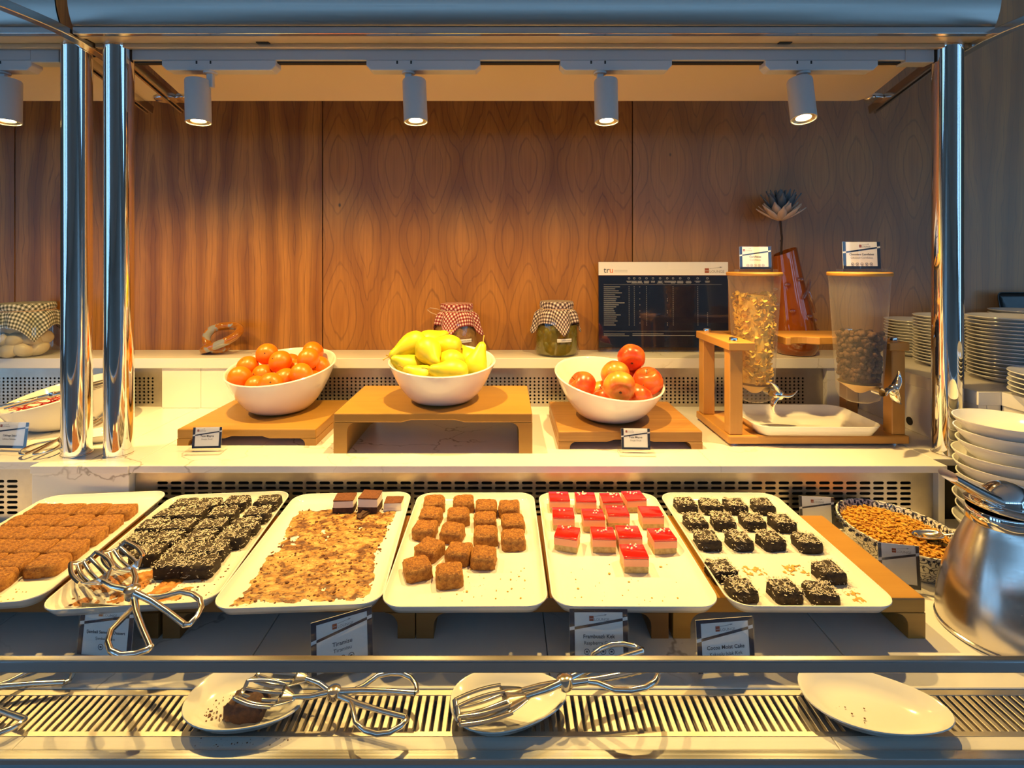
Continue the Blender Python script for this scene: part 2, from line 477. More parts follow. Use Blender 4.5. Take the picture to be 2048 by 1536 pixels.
for a, b, mk_ in zip(edges, edges[1:], mats):
    MB().box(a + .002, b - .002, YW, YW + .012, .05, RZ).build('wood_panel', M[mk_], wb, None)
structure('wall_front', MB().box(-RX, RX, RYB - .1, RYB, 0, 2.15).box(-RX, RX, RYB - .1, RYB, 2.85, RZ), M['room_wall'])
nwin = 4; wn = 0
for k in range(6):
    x0 = -RX + k*RX/3; x1 = x0 + RX/3; wn += 1
    mb = MB()
    for (a, b, c, d) in ((x0, x0+.08, 2.15, 2.85), (x1-.08, x1, 2.15, 2.85), (x0, x1, 2.15, 2.21), (x0, x1, 2.79, 2.85), ((x0+x1)/2-.03, (x0+x1)/2+.03, 2.15, 2.85)):
        mb.box(a, b, RYB - .08, RYB - .02, c, d)
    o = mb.build('window_%d' % wn, M['mullion'], None, None); o['kind'] = 'structure'
pl = bpy.data.lights.new('window_portal', 'AREA'); pl.shape = 'RECTANGLE'; pl.size = 2*RX; pl.size_y = .7
pl.cycles.is_portal = True
po = bpy.data.objects.new('window_portal', pl); COL.objects.link(po)
po.location = (0, RYB + .01, 2.5); po.rotation_euler = (PI/2, 0, 0)
for sx_ in (-1, 1):
    for k in range(nwin):
        y0 = WY0 + k*(WY1-WY0)/nwin; y1 = y0 + (WY1-WY0)/nwin; wn += 1
        mb = MB(); xa, xb = sorted((sx_*(RX + .02), sx_*(RX + .08)))
        for (a, b, c, d) in ((y0, y0+.22, WZ0, WZ1), (y1-.22, y1, WZ0, WZ1), (y0, y1, WZ0, WZ0+.06), (y0, y1, WZ1-.06, WZ1), ((y0+y1)/2-.03, (y0+y1)/2+.03, WZ0, WZ1)):
            mb.box(xa, xb, a, b, c, d)
        o = mb.build('window_%d' % wn, M['mullion'], None, None); o['kind'] = 'structure'
    pl = bpy.data.lights.new('window_portal', 'AREA'); pl.shape = 'RECTANGLE'; pl.size = WZ1-WZ0; pl.size_y = WY1-WY0
    pl.cycles.is_portal = True
    po = bpy.data.objects.new('window_portal', pl); COL.objects.link(po)
    po.location = (sx_*(RX - .01), (WY0+WY1)/2, (WZ0+WZ1)/2); po.rotation_euler = (0, sx_*PI/2, 0)

# ------------------------------------------------------------------ the buffet counter
ctr = thing('buffet_counter', 'white quartz buffet counter in two tiers with vented steel panels', 'counter', (0, 1.2, 0))
OFF = Vector((0, -1.2, 0))
def cpart(name, mb, mat, **k):
    return mb.build(name, mat, ctr, loc=OFF, **k)
XL, XR = -2.6, 2.6
# cabinet body below
cpart('counter_body', MB().box(XL, XR, .700, YW - .01, 0, .868), M['body_steel'], smooth=None)
cpart('front_panel', MB().box(XL, XR, .6835, .6995, .03, .893), M['body_steel'], smooth=None, bevel=(.002, 1))
# lower quartz slabs behind the grate and the front strip
js = [-2.6, -1.873, -1.386, -.9, -.415, .07, .557, 1.043, 1.53, 2.6]
for a, b in zip(js, js[1:]):
    cpart('quartz_slab', MB().box(a + .0007, b - .0007, .797, 1.318, .869, ZL), M['quartz'], smooth=None, bevel=(.0012, 1))
for a, b in ((-2.6, -.655), (-.655, .445), (.445, 2.6)):
    cpart('front_strip', MB().box(a + .0004, b - .0004, .6962, .7165, .8685, ZL), M['quartz'], smooth=None, bevel=(.0015, 2))
# upper tier: slabs, fascia block, vents
def slab(name, x0, x1, y0, y1, z0, z1, bev=.0015):
    return cpart(name, MB().box(x0, x1, y0, y1, z0, z1), M['quartz'], smooth=None, bevel=(bev, 2))
slab('quartz_slab', -2.6, -1.158, 1.306, 1.80, 1.029, ZU)
slab('quartz_slab', -1.1568, -1.042, 1.278, 1.80, 1.029, ZU)
slab('quartz_slab', -1.0408, -.918, 1.278, 1.80, 1.029, ZU)
slab('quartz_slab', -.9168, 1.079, YUF, 1.80, 1.0305, ZU)
slab('quartz_slab', 1.0805, 1.252, 1.3255, 1.80, 1.0305, ZU)
slab('fascia_block', -1.156, -.9185, 1.282, 1.34, ZL + .0005, 1.0285)
slab('fascia_block', 1.062, 1.078, 1.286, 1.36, ZL + .0005, 1.030)
cpart('carcass', MB().box(XL, XR, 1.345, YW - .012, .868, 1.028), M['black'], smooth=None)
# back shelf and its returns
slab('back_shelf', -2.6, 1.19, 1.772, YW - .001, 1.184, ZS)
slab('shelf_block', -1.162, -1.031, 1.778, 1.92, ZU + .0005, 1.1835)
slab('shelf_block', -1.030, -.914, 1.778, 1.92, ZU + .0005, 1.1835)
slab('shelf_block', 1.0905, 1.188, 1.778, 1.92, ZU + .0005, 1.1835)
slab('side_shelf', 1.1905, 2.6, 1.3205, YW - .001, 1.184, ZS)
slab('side_shelf', 1.248, 2.6, 1.17, 1.3195, 1.184, ZS)
slab('side_panel', 1.195, 1.215, 1.325, 1.775, ZU + .0005, 1.1835)
slab('side_panel', 1.2155, 1.252, 1.325, 1.345, ZU + .0005, 1.1835)
slab('side_panel', 1.2525, 1.2725, 1.19, 1.324, ZL + .0005, 1.1835)
slab('side_panel', 1.273, 2.6, 1.19, 1.21, ZL + .0005, 1.1835)
cpart('shelf_carcass', MB().box(XL, 1.08, 1.84, YW - .012, ZU, 1.183), M['black'], smooth=None)

def perforated(name, x0, x1, z0, z1, y, hx0, hx1, hz0, hz1, px_, pz_, hw, hh, mat, thick=.0025):
    nx = int((hx1 - hx0) / px_ + .01); nz = int((hz1 - hz0) / pz_ + .01)
    hx1 = hx0 + nx*px_; hz1 = hz0 + nz*pz_
    mb = MB()
    def q(a, b, c, d):
        if b - a > 1e-5 and d - c > 1e-5: mb.add([(a,y,c),(b,y,c),(b,y,d),(a,y,d)], [(0,1,2,3)])
    q(x0, hx0, z0, z1); q(hx1, x1, z0, z1); q(hx0, hx1, z0, hz0); q(hx0, hx1, hz1, z1)
    r = min(hw, hh) / 2
    hole = []
    for cx, cz, a0 in ((hw/2-r, hh/2-r, 0), (-hw/2+r, hh/2-r, PI/2), (-hw/2+r, -hh/2+r, PI), (hw/2-r, -hh/2+r, 1.5*PI)):
        for k in range(3):
            a = a0 + PI/2*k/2; hole.append((cx + r*math.cos(a), cz + r*math.sin(a)))
    A, B = px_/2, pz_/2
    outer = []
    for sx, sz, k0 in ((1,1,0), (-1,1,1), (-1,-1,2), (1,-1,3)):
        if k0 % 2 == 0: tri = [(sx*A, sz*B*.4), (sx*A, sz*B), (sx*A*.4, sz*B)]
        else: tri = [(sx*A*.4, sz*B), (sx*A, sz*B), (sx*A, sz*B*.4)]
        outer += tri
    n = 12
    for i in range(nx):
        for j in range(nz):
            cx = hx0 + (i+.5)*px_; cz = hz0 + (j+.5)*pz_
            vs = [(cx+a, y, cz+b) for a, b in outer] + [(cx+a, y, cz+b) for a, b in hole] + [(cx+a, y+thick, cz+b) for a, b in hole]
            fs = [(k, (k+1) % n, n+(k+1) % n, n+k) for k in range(n)] + [(n+k, n+(k+1) % n, 2*n+(k+1) % n, 2*n+k) for k in range(n)]
            mb.add(vs, fs)
    return cpart(name, mb, mat, smooth=None)
perforated('vent_panel', -.9165, 1.0615, ZL, 1.030, 1.302, -.866, 1.035, .912, 1.008, .0335, .0131, .0270, .0072, M['steel_stain'])
perforated('vent_panel', -2.0, -1.1575, ZL, 1.0285, 1.312, -1.985, -1.185, .912, 1.008, .0335, .0131, .0270, .0072, M['steel_stain'])
perforated('vent_panel', -.9135, 1.0900, ZU, 1.1835, 1.800, -.855, 1.035, 1.056, 1.153, .0146, .0118, .0074, .0074, M['steel_stain'])
perforated('vent_panel', -2.2, -1.1630, ZU, 1.1835, 1.800, -2.15, -1.20, 1.056, 1.153, .0146, .0118, .0074, .0074, M['steel_stain'])
# cable hole in the side panel
cpart('cable_hole', MB().lathe([(0, 0), (.012, 0), (.012, .002), (0, .002)], 16, 0, Matrix.Translation((1.195, 1.55, 1.075)) @ Matrix.Rotation(-PI/2, 4, 'Y')), M['black'])

# drip grate: frame and every bar
gr = thing('drip_grate', 'long steel drip grate with slanting slots along the counter front', 'grate', (0, .757, ZL - .001))
g = MB()
g.box(-1.75, 1.75, .0285, .0395, -.010, -.0005); g.box(-1.75, 1.75, -.0395, -.0305, -.010, -.0005)
g.build('frame', M['steel_stain'], gr, None, (.001, 1))
MB().box(-1.75, 1.75, -.0395, .0395, -.0285, -.0265).build('drip_pan', M['steel_stain'], gr, None)
barm = MB().box(-.0036, .0036, -.0315, .0295, -.008, -.0012).mesh('bar', M['steel_stain'], None, (.0008, 1))
nb = 0
x = -1.12
while x < 1.26:
    put('bar', barm, gr, (x, 0, 0)); x += .0119; nb += 1

# ------------------------------------------------------------------ sneeze guard
sg = thing('sneeze_guard', 'stainless sneeze guard with chrome posts, canopy, glass and rails', 'sneeze guard', (0, 1.36, ZU))
SO = -Vector((0, 1.36, ZU))
def spart(name, mb, mat, **k):
    return mb.build(name, mat, sg, loc=SO, **k)
ZB = 2.10
for px_ in (-1.109, -1.0, 1.146):
    spart('post', MB().lathe([(0, ZU+.0005), (.0345, ZU+.0005), (.0345, ZU+.003), (.0332, ZU+.004), (.0332, ZB-.006), (.0338, ZB-.005), (.0338, ZB+.002), (0, ZB+.002)], 48, 0, Matrix.Translation((px_, 1.36, 0))), M['chrome'])
# top beam (one per bay) with lip
for x0, x1 in ((-1.045, 1.185), (-2.6, -1.075)):
    b = MB().box(x0, x1, 1.285, 1.352, ZB + .002, ZB + .020)
    b.box(x0, x1, 1.283, 1.296, ZB - .004, ZB + .002)
    b.box(x0, x1, 1.338, 1.352, ZB - .008, ZB + .002)
    spart('top_beam', b, M['beam'], smooth=None, bevel=(.001, 1))
    b = MB().box(x0, x1, 1.268, 1.2825, ZB - .003, ZB + .0135)
    spart('front_lip', b, M['steel_rail'], smooth=None, bevel=(.0015, 2))
    rows = []
    prof = [(1.276, ZB+.0135), (1.2705, ZB+.0150), (1.2665, ZB+.0200), (1.2625, ZB+.0290), (1.2580, ZB+.042), (1.2545, ZB+.057), (1.2520, ZB+.075), (1.2510, ZB+.095), (1.2520, ZB+.12), (1.256, ZB+.15), (1.268, ZB+.19)]
    for y, z in prof: rows.append([(x0, y, z), (x1, y, z)])
    for y, z in prof[::-1]: rows.append([(x0, y+.003, z+.004), (x1, y+.003, z+.004)])
    rows.append(rows[0])
    spart('canopy', MB().grid(rows), M['hood'], smooth=50, fix=True)
# carrying arms: forward (curved) and backward (sloping)
for ax in (-1.060, 1.193):
    pts = [(1.42, ZB-.018), (1.36, ZB-.010), (1.30, ZB-.004), (1.24, ZB-.004), (1.18, ZB-.008), (1.10, ZB-.016), (1.0, ZB-.030), (.9, ZB-.050)]
    rows = []
    for y, z in pts:
        rows.append([(ax-.012, y, z-.006), (ax+.012, y, z-.006), (ax+.012, y, z+.014), (ax-.012, y, z+.014)])
    mb = MB().grid(rows, True); mb.f += [(0,1,2,3)[::-1], tuple(4*(len(pts)-1)+k for k in range(4))]; mb.m += [0, 0]
    spart('front_arm', mb, M['steel_rail'], smooth=None, fix=True, bevel=(.0015, 1))
for ax, sx in ((-1.0, 1), (1.146, -1), (-1.109, -1)):
    a = Vector((ax, 1.375, 2.083)); b = Vector((ax, 1.640, 2.018))
    d = (b - a).normalized(); up = Vector((0, -d.z, d.y))
    mb = MB()
    for o1 in (-.0105, .0045):
        rows = []
        for p in (a, b):
            rows.append([p + Vector((o1, 0, 0)) - up*.012, p + Vector((o1+.006, 0, 0)) - up*.012, p + Vector((o1+.006, 0, 0)) + up*.012, p + Vector((o1, 0, 0)) + up*.012])
        n0 = len(mb.v); mb.grid(rows, True); mb.f += [(n0+3,n0+2,n0+1,n0), (n0+4,n0+5,n0+6,n0+7)]; mb.m += [0, 0]
    spart('back_arm', mb, M['steel_rail'], smooth=None, fix=True)
    for s2 in ((-1, 1) if ax == -1.0 else (sx,)):
        c = a.lerp(b, .80) + Vector((s2*.030, 0, .008))
        rot = Matrix.Translation(c) @ Matrix.Rotation(math.atan2(d.z, d.y), 4, 'X')
        spart('glass_clip', MB().lathe([(0, -.007), (.021, -.007), (.023, -.005), (.023, .006), (.020, .009), (0, .009)], 24, 0, rot @ Matrix.Diagonal((1.25, .8, 1, 1))), M['chrome'])
# overhead boards between the arms
def board(x0, x1):
    a = Vector((0, 1.3935, 2.088)); b = Vector((0, 1.605, 2.036))
    d = b - a
    out = rr_outline(x1 - x0, d.length, .035, 6)
    n = len(out); dn = d.normalized(); up = Vector((0, -dn.z, dn.y)); c = (a + b)/2 + Vector(((x0+x1)/2, 0, 0))
    lo = [c + Vector((p, 0, 0)) + dn*q for p, q in out]; hi = [p + up*.006 for p in lo]
    mb = MB().add(lo + hi, [tuple(range(n))[::-1], tuple(range(n, 2*n))] + [(k, (k+1) % n, n+(k+1) % n, n+k) for k in range(n)])
    spart('overhead_panel', mb, M['panel_white'], smooth=None)
board(-.970, 1.098); board(-2.55, -1.030)
# small black cable clips on the beam
for px_ in (531, 1571):
    p = WD(px_, 86, 1.337)
    spart('cable_clip', MB().box(p.x-.020, p.x+.012, p.y-.010, p.y+.004, p.z-.003, p.z+.004), M['black_gloss'], smooth=None)
# handrail and the low glass panel in front
spart('front_rail', MB().box(-1.55, 1.75, .640, .6505, 1.0455, 1.0610), M['steel_rail'], smooth=None, bevel=(.0022, 3))
gp = MB().add([(-1.55, .6440, 1.047), (1.75, .6440, 1.047), (1.75, .6900, .9005), (-1.55, .6900, .9005), (-1.55, .6470, 1.047), (1.75, .6470, 1.047), (1.75, .6930, .9005), (-1.55, .6930, .9005)],
              [(0,1,2,3)[::-1], (4,5,6,7), (0,1,5,4), (3,2,6,7)])
spart('glass_panel', gp, M['glass'], smooth=None, fix=True)
spart('bottom_rail', MB().box(-2.6, 2.6, .6815, .6955, .8935, .9015), M['steel_rail'], smooth=None, bevel=(.001, 1))

# ------------------------------------------------------------------ track lights
for x0, x1, lab in ((-.963, 1.108, 'long grey lighting track under the wide canopy between the posts'), (-2.5, -1.150, 'short grey lighting track beside the paired chrome posts')):
    tr = thing('light_track', lab, 'light track', ((x0+x1)/2, 1.372, 2.066))
    hw = (x1-x0)/2
    MB().box(-hw, hw-.075, -.017, .017, 0, .036).build('rail', M['track_paint'], tr, None, (.001, 1))
    MB().box(hw-.0745, hw, -.018, .018, -.006, .036).build('end_feed', M['track_paint'], tr, None, (.0015, 1))
    MB().box(-hw, hw-.08, -.008, .008, -.004, 0).build('conductor_slot', M['black'], tr, None)
    MB().box(-hw+.1, -hw+.13, -.016, .016, .0362, .045).box(hw-.13, hw-.1, -.016, .016, .0362, .045).build('bracket', M['steel_rail'], tr, None)

def spotlight(px_stem, px_body, ax0, ax1, tilt_y, tilt_x, label, roll=0):
    """hangs from the track; adapter spans pixels ax0..ax1"""
    d = 1.372
    X = (px_stem - CX) * d / F
    t = thing('track_spotlight', label, 'spotlight', (X, d, 2.066), 0, 'spotlights on the lighting tracks')
    a0 = (ax0 - CX)*d/F - X; a1 = (ax1 - CX)*d/F - X
    out = [(a0+.012, -.026), (a1-.012, -.026), (a1, -.014), (a1, 0), (a0, 0), (a0, -.014)]
    MB().prism(out, -.0175, .0175).build('adapter', M['grey_paint'], t, None, (.002, 2), True)
    for dx in (-.028, .008):
        MB().box(dx, dx+.004, -.0182, -.0176, -.010, -.002).build('latch', M['black_gloss'], t, None)
    MB().lathe([(0, -.031), (.016, -.031), (.017, -.029), (.017, -.026), (0, -.026)], 20).build('swivel_ring', M['grey_paint'], t)
    bx = (px_body - CX)*d/F - X
    MB().box(-.0085, .0085, -.006, .006, -.066, -.028).build('stem', M['grey_paint'], t, None, (.002, 2))
    c = Vector((bx, -.004, -.048))
    body = thing_rot = Matrix.Translation(c) @ Matrix.Rotation(tilt_x, 4, 'X') @ Matrix.Rotation(tilt_y, 4, 'Y')
    L, R = .112, .0305
    mb = MB().lathe([(0, 0), (R-.004, 0), (R-.001, -.001), (R, -.004), (R, -L), (R-.0025, -L), (R-.003, -L+.012), (0, -L+.0125)], 40, 0, body)
    mb.build('lamp_body', M['grey_paint'], t)
    MB().lathe([(R-.0032, -L+.002), (R-.008, -L+.009), (R-.012, -L+.004), (R-.013, -L+.010)], 32, 0, body).build('reflector_ring', M['lens_ring'], t)
    MB().lathe([(0, -L+.0095), (R-.0125, -L+.0095), (R-.0125, -L+.011), (0, -L+.011)], 32, 0, body).build('lamp_lens', M['lens'], t)
    for nm, en, sz, bl in (('spot_beam', SPOT_W, 86, .55), ('spot_spill', SPILL_W, 174, .6)):      # main beam and the wide spill of the reflector
        ld = bpy.data.lights.new(nm, 'SPOT')
        ld.energy = en; ld.color = SPOT_COL; ld.spot_size = math.radians(sz); ld.spot_blend = bl; ld.shadow_soft_size = .014
        lo = bpy.data.objects.new(nm, ld); COL.objects.link(lo); lo.parent = t
        lo.matrix_local = body @ Matrix.Translation((0, 0, -L + .0015))
    return t
R_ = math.radians
spotlight(421, 397, 332, 557, R_(-3), R_(-3), 'grey cylinder spotlight nearest the paired posts, stem on its inner side')
spotlight(817, 829, 736, 961, R_(-3), R_(-5), 'grey cylinder spotlight hanging above the bowl of pears')
spotlight(1200, 1211, 1119, 1340, R_(0), R_(-5), 'grey cylinder spotlight hanging above the bowl of red apples')
spotlight(1607, 1597, 1524, 1747, R_(2), R_(-14), 'grey cylinder spotlight tilted forward above the cereal dispensers')
spotlight(6, 18, -150, 75, R_(-3), R_(-4), 'grey cylinder spotlight on the short track outside the paired posts')

# ------------------------------------------------------------------ wooden risers
def riser(x0, x1, y0, y1, z0, h, t, lw, mat, label, group, notch=.006):
    W_, L_ = x1 - x0, y1 - y0
    r = thing('wooden_riser', label, 'riser', ((x0+x1)/2, (y0+y1)/2, z0), 0, group)
    a = W_/2
    n1, n2 = W_*.16, W_*.11
    top = [(-a, h), (-a, h-t), (-n1, h-t), (-n2, h-t+notch), (n2, h-t+notch), (n1, h-t), (a, h-t), (a, h)]
    MB().prism(top, -L_/2, L_/2).build('top_board', mat, r, None, (.003, 2), True)
    rad = min(.022, (h-t)*.8)
    for s in (-1, 1):
        p = [(s*a, 0), (s*a, h-t), (s*(a-lw-rad), h-t)]
        for k in range(1, 6):
            an = PI/2*k/5
            p.append((s*(a-lw-rad+rad*math.sin(an)), h-t-rad+rad*math.cos(an)))
        p.append((s*(a-lw), 0))
        MB().prism(p, -L_/2, L_/2).build('leg', mat, r, None, (.002, 1), True)
    return r
GU = 'wooden risers on the upper counter'; GLo = 'wooden risers under the dessert trays'
riser(-.8865, -.511, 1.419, 1.714, ZU, .045, .026, .030, M['riser_wood'], 'low honey wooden riser under the bowl of oranges', GU)
riser(-.445, .071, 1.362, 1.665, ZU, .104, .024, .035, M['riser_wood'], 'tall wide wooden riser under the bowl of pears', GU)
riser(.142, .524, 1.392, 1.690, ZU, .047, .028, .030, M['riser_wood_worn'], 'low worn wooden riser under the bowl of red apples', GU)
ZT = .970
for x0, lab in ((-1.029, 'wooden riser under the overfull tray of packed semolina cake'), (-.588, 'wooden riser under the tray smeared with tiramisu cream'),
                (-.1525, 'wooden riser under the trays of semolina cubes and raspberry cakes'), (.2885, 'wooden riser sticking out beside the tray of spaced cocoa cakes')):
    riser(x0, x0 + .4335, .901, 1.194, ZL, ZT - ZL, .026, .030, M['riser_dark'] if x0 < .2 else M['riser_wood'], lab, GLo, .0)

# ------------------------------------------------------------------ trays
def loops_mesh(name, loops, mat, center_z=None, parent=None, loc=None, rot=None, smooth=50):
    """loops: list of [points]; closed rings joined in order, first and last filled"""
    mb = MB(); mb.grid(loops, True)
    n = len(loops[0]); e = (len(loops)-1)*n
    mb.f += [tuple(range(n))[::-1], tuple(e+k for k in range(n))]; mb.m += [0, 0]
    return mb.build(name, mat, parent, smooth, None, True, loc, rot)
def tray_mesh(W_, L_, H, rad, lip=.012, th=.003):
    def ring(w_, l_, r_, z): return [(x, y, z) for x, y in rr_outline(w_, l_, r_, 7)]
    i = lip
    seq = [(2*i+.02, 0), (2*i, .001), (i*.8, H*.55), (.002, H-.003), (0, H-.0015), (.001, H), (.005, H), (i*1.1, H*.60), (2*i+.004, .0055), (2*i+.03, th+.001), (2*i+.06, th)]
    return [ring(W_-q, L_-q, max(rad-q*.5, .012), z) for q, z in seq]
trays = {}
TG = 'white dessert trays in the lower row'
for key, x, rz, lab in (('semolina_packed', -.930, 6, 'white rectangular tray packed with rows of orange-brown semolina cake'),
                        ('cocoa_packed', -.636, 5.2, 'white tray packed with coconut-topped dark cakes, tongs lying across it'),
                        ('tiramisu', -.352, 3, 'white tray smeared with cream and cocoa, nearly empty of tiramisu'),
                        ('semolina_cubes', -.068, .4, 'white tray of separate orange-brown semolina cubes'),
                        ('raspberry', .217, -.3, 'white tray holding red-glazed raspberry cakes'),
                        ('cocoa_spaced', .507, -.3, 'white tray of dark cocoa cakes set apart in rows')):
    o = loops_mesh('serving_tray', tray_mesh(.277, .417, .019, .036), M['ceramic'], loc=(x, 1.058, ZT + .0002), rot=(0, 0, R_(rz)))
    tag(o, lab, 'tray', TG); trays[key] = (x, 1.058, R_(rz))
ZC = ZT + .0034                          # where the cakes stand

# ------------------------------------------------------------------ cakes
def rough_box(w_, l_, h, seed, cuts=6, amp=.0016, zc=3, round_=.003):
    """box on z=0 with lumpy faces"""
    mb = MB(); xs = [-.5 + i/cuts for i in range(cuts+1)]; zs = [i/zc for i in range(zc+1)]
    pts = {}
    def P(i, j, k):
        key = (i, j, k)
        if key not in pts:
            p = Vector((xs[i]*w_, xs[j]*l_, zs[k]*h))
            ex = (abs(xs[i]) > .49) + (abs(xs[j]) > .49) + (k == zc)
            if ex >= 2:
                if abs(xs[i]) > .49: p.x -= math.copysign(round_, p.x)
                if abs(xs[j]) > .49: p.y -= math.copysign(round_, p.y)
                if k == zc: p.z -= round_*.8
            q = p*95 + Vector((seed*7.3, seed*3.1, seed*1.7))
            nv = mnoise.noise_vector(q) * amp + mnoise.noise_vector(q*.35)*amp*1.3
            if k == 0: nv.z = 0
            pts[key] = (len(mb.v), ); mb.v.append(tuple(p + nv))
        return pts[key][0]
    for i in range(cuts):
        for j in range(cuts):
            mb.f.append((P(i,j,zc), P(i+1,j,zc), P(i+1,j+1,zc), P(i,j+1,zc))); mb.m.append(1)
            mb.f.append((P(i,j+1,0), P(i+1,j+1,0), P(i+1,j,0), P(i,j,0))); mb.m.append(0)
    for i in range(cuts):
        for k in range(zc):
            mb.f.append((P(i,0,k), P(i+1,0,k), P(i+1,0,k+1), P(i,0,k+1))); mb.m.append(0)
            mb.f.append((P(i+1,cuts,k), P(i,cuts,k), P(i,cuts,k+1), P(i+1,cuts,k+1))); mb.m.append(0)
            mb.f.append((P(0,i+1,k), P(0,i,k), P(0,i,k+1), P(0,i+1,k+1))); mb.m.append(0)
            mb.f.append((P(cuts,i,k), P(cuts,i+1,k), P(cuts,i+1,k+1), P(cuts,i,k+1))); mb.m.append(0)
    return mb
def flakes(w_, l_, h, seed, n=150):
    rnd = random.Random(seed); mb = MB()
    for _ in range(n):
        side = rnd.random() < .16
        if side:
            s = rnd.choice(((1,0), (-1,0), (0,-1), (0,-1)))
            x = s[0]*w_*.502 if s[0] else rnd.uniform(-.48, .48)*w_
            y = s[1]*l_*.502 if s[1] else rnd.uniform(-.48, .48)*l_
            c = Vector((x, y, rnd.uniform(.1, 1)*h))
        else:
            c = Vector((rnd.uniform(-.49, .49)*w_, rnd.uniform(-.49, .49)*l_, h + rnd.uniform(-.0003, .0014)))
        a = rnd.uniform(0, PI); e = rnd.uniform(-.5, .5); ln = rnd.uniform(.0016, .0036); wd = rnd.uniform(.0005, .0009)
        d = Vector((math.cos(a)*math.cos(e), math.sin(a)*math.cos(e), math.sin(e)))*ln
        q = d.cross(Vector((rnd.uniform(-.5,.5), rnd.uniform(-.5,.5), 1))).normalized()*wd
        u = Vector((0, 0, wd*.8))
        o = len(mb.v)
        mb.v += [tuple(c-d-q), tuple(c-d+q), tuple(c+d+q), tuple(c+d-q), tuple(c+u)]
        mb.f += [(o,o+1,o+4), (o+1,o+2,o+4), (o+2,o+3,o+4), (o+3,o,o+4)]; mb.m += [0]*4
    return mb
NV = 5
sem_m = [rough_box(.048, .047, .024, k, 8, .0020, 4).mesh('semolina_cake', [M['semolina_side'], M['semolina']], 60) for k in range(NV)]
semp_m = [rough_box(.0580, .0490, .022, 20+k, 8, .0020, 4).mesh('semolina_cake', [M['semolina_side'], M['semolina']], 60) for k in range(NV)]
coc_m = [rough_box(.0465, .044, .022, 40+k, 8, .0017, 4).mesh('cocoa_cake', [M['cocoa'], M['cocoa']], 60) for k in range(NV)]
cof_m = [flakes(.0465, .044, .022, 60+k, 170).mesh('coconut_topping', M['coconut'], None) for k in range(NV)]
cop_m = [rough_box(.0535, .0440, .024, 50+k, 8, .0017, 4).mesh('cocoa_cake', [M['cocoa'], M['cocoa']], 60) for k in range(NV)]
cofp_m = [flakes(.0535, .0440, .024, 80+k, 160).mesh('coconut_topping', M['coconut'], None) for k in range(NV)]

def crop_pts(lst, ox, oy, s): return [(ox + a*s, oy + b*s) for a, b in lst]
ORD = ('first', 'second', 'third', 'fourth', 'fifth', 'sixth', 'seventh')
def rc(kind, r, c, side): return '%s, %s row from the vent panel, %s from %s' % (kind, ORD[r], ORD[c], side)
def rows_of(*ns): return [(r, c) for r, n in enumerate(ns) for c in range(n)]
# packed semolina tray (left): grid read from the photo
tx, ty, trz = trays['semolina_packed']
rows_d = [1.177, 1.124, 1.073, 1.023, .975, .928, .885]
for ci, (X, n0) in enumerate(((-1.020, 6), (-.966, 7), (-.9075, 7), (-.8465, 5))):
    for ri in range(n0):
        k = random.randrange(NV)
        dy = rows_d[ri]; dx = (1.06 - dy)*.07 - .008
        o = put('semolina_cake', semp_m[k], None, (X + dx + random.uniform(-.001, .001), dy, ZC), (0, 0, trz + random.uniform(-.03, .03)))
        tag(o, rc('packed semolina cake piece', ri, 3 - ci, 'the coconut cake tray'), 'cake', 'packed semolina cakes')
# separate semolina cubes
for k, (px_, py_) in enumerate(crop_pts([(455,255),(680,255),(855,290),(1030,295),(430,350),(640,350),(845,385),(1060,405),(385,455),(595,475),(850,495),(1060,525),(420,600),(645,630),(835,660),(325,740),(570,790)], 750, 930, .2604)):
    p = WZ(px_, py_, ZC + .024)
    rz = {12: -.5, 15: .35, 13: -.12, 16: .12, 9: -.12, 8: -.05}.get(k, random.uniform(-.08, .08))
    o = put('semolina_cake', sem_m[k % NV], None, (p.x, p.y, ZC), (0, 0, rz))
    tag(o, rc('separate semolina cube', *rows_of(4, 4, 4, 3, 2)[k], 'the tiramisu tray'), 'cake', 'separate semolina cubes')
# cocoa cakes, spaced
for k, (px_, py_) in enumerate(crop_pts([(190,265),(385,275),(570,275),(775,275),(270,395),(475,390),(700,390),(925,400),(355,530),(600,530),(835,530),(1115,545),(465,755),(1275,765),(615,895),(940,905),(1220,925)], 1320, 930, .2637)):
    p = WZ(px_, py_, ZC + .022)
    o = put('cocoa_cake', coc_m[k % NV], None, (p.x, p.y, ZC), (0, 0, random.uniform(-.09, .09) + (.12 if k in (12, 10, 13) else 0)))
    tag(o, rc('spaced cocoa cake', *rows_of(4, 4, 4, 2, 3)[k], 'the raspberry tray'), 'cake', 'spaced cocoa cakes')
    tag(put('coconut_topping', cof_m[k % NV], o), kind='stuff')
# cocoa cakes, packed
for k, (px_, py_) in enumerate(crop_pts([(870,165),(700,270),(540,390),(390,530),(1110,165),(940,262),(820,390),(690,520),(490,650),(1400,140),(1270,260),(1150,385),(1030,510),(870,630),(745,765),(1720,130),(1610,255),(1490,375),(1370,490),(1150,620),(1040,765)], 200, 970, .1953)):
    p = WZ(px_, py_, ZC + .024)
    o = put('cocoa_cake', cop_m[k % NV], None, (p.x, p.y, ZC), (0, 0, trays['cocoa_packed'][2] + random.uniform(-.05, .05)))
    tag(o, rc('packed coconut cake', *[(r, c) for c, n in enumerate((4, 5, 6, 6)) for r in range(n)][k], 'the semolina tray'), 'cake', 'packed cocoa cakes')
    tag(put('coconut_topping', cofp_m[k % NV], o), kind='stuff')
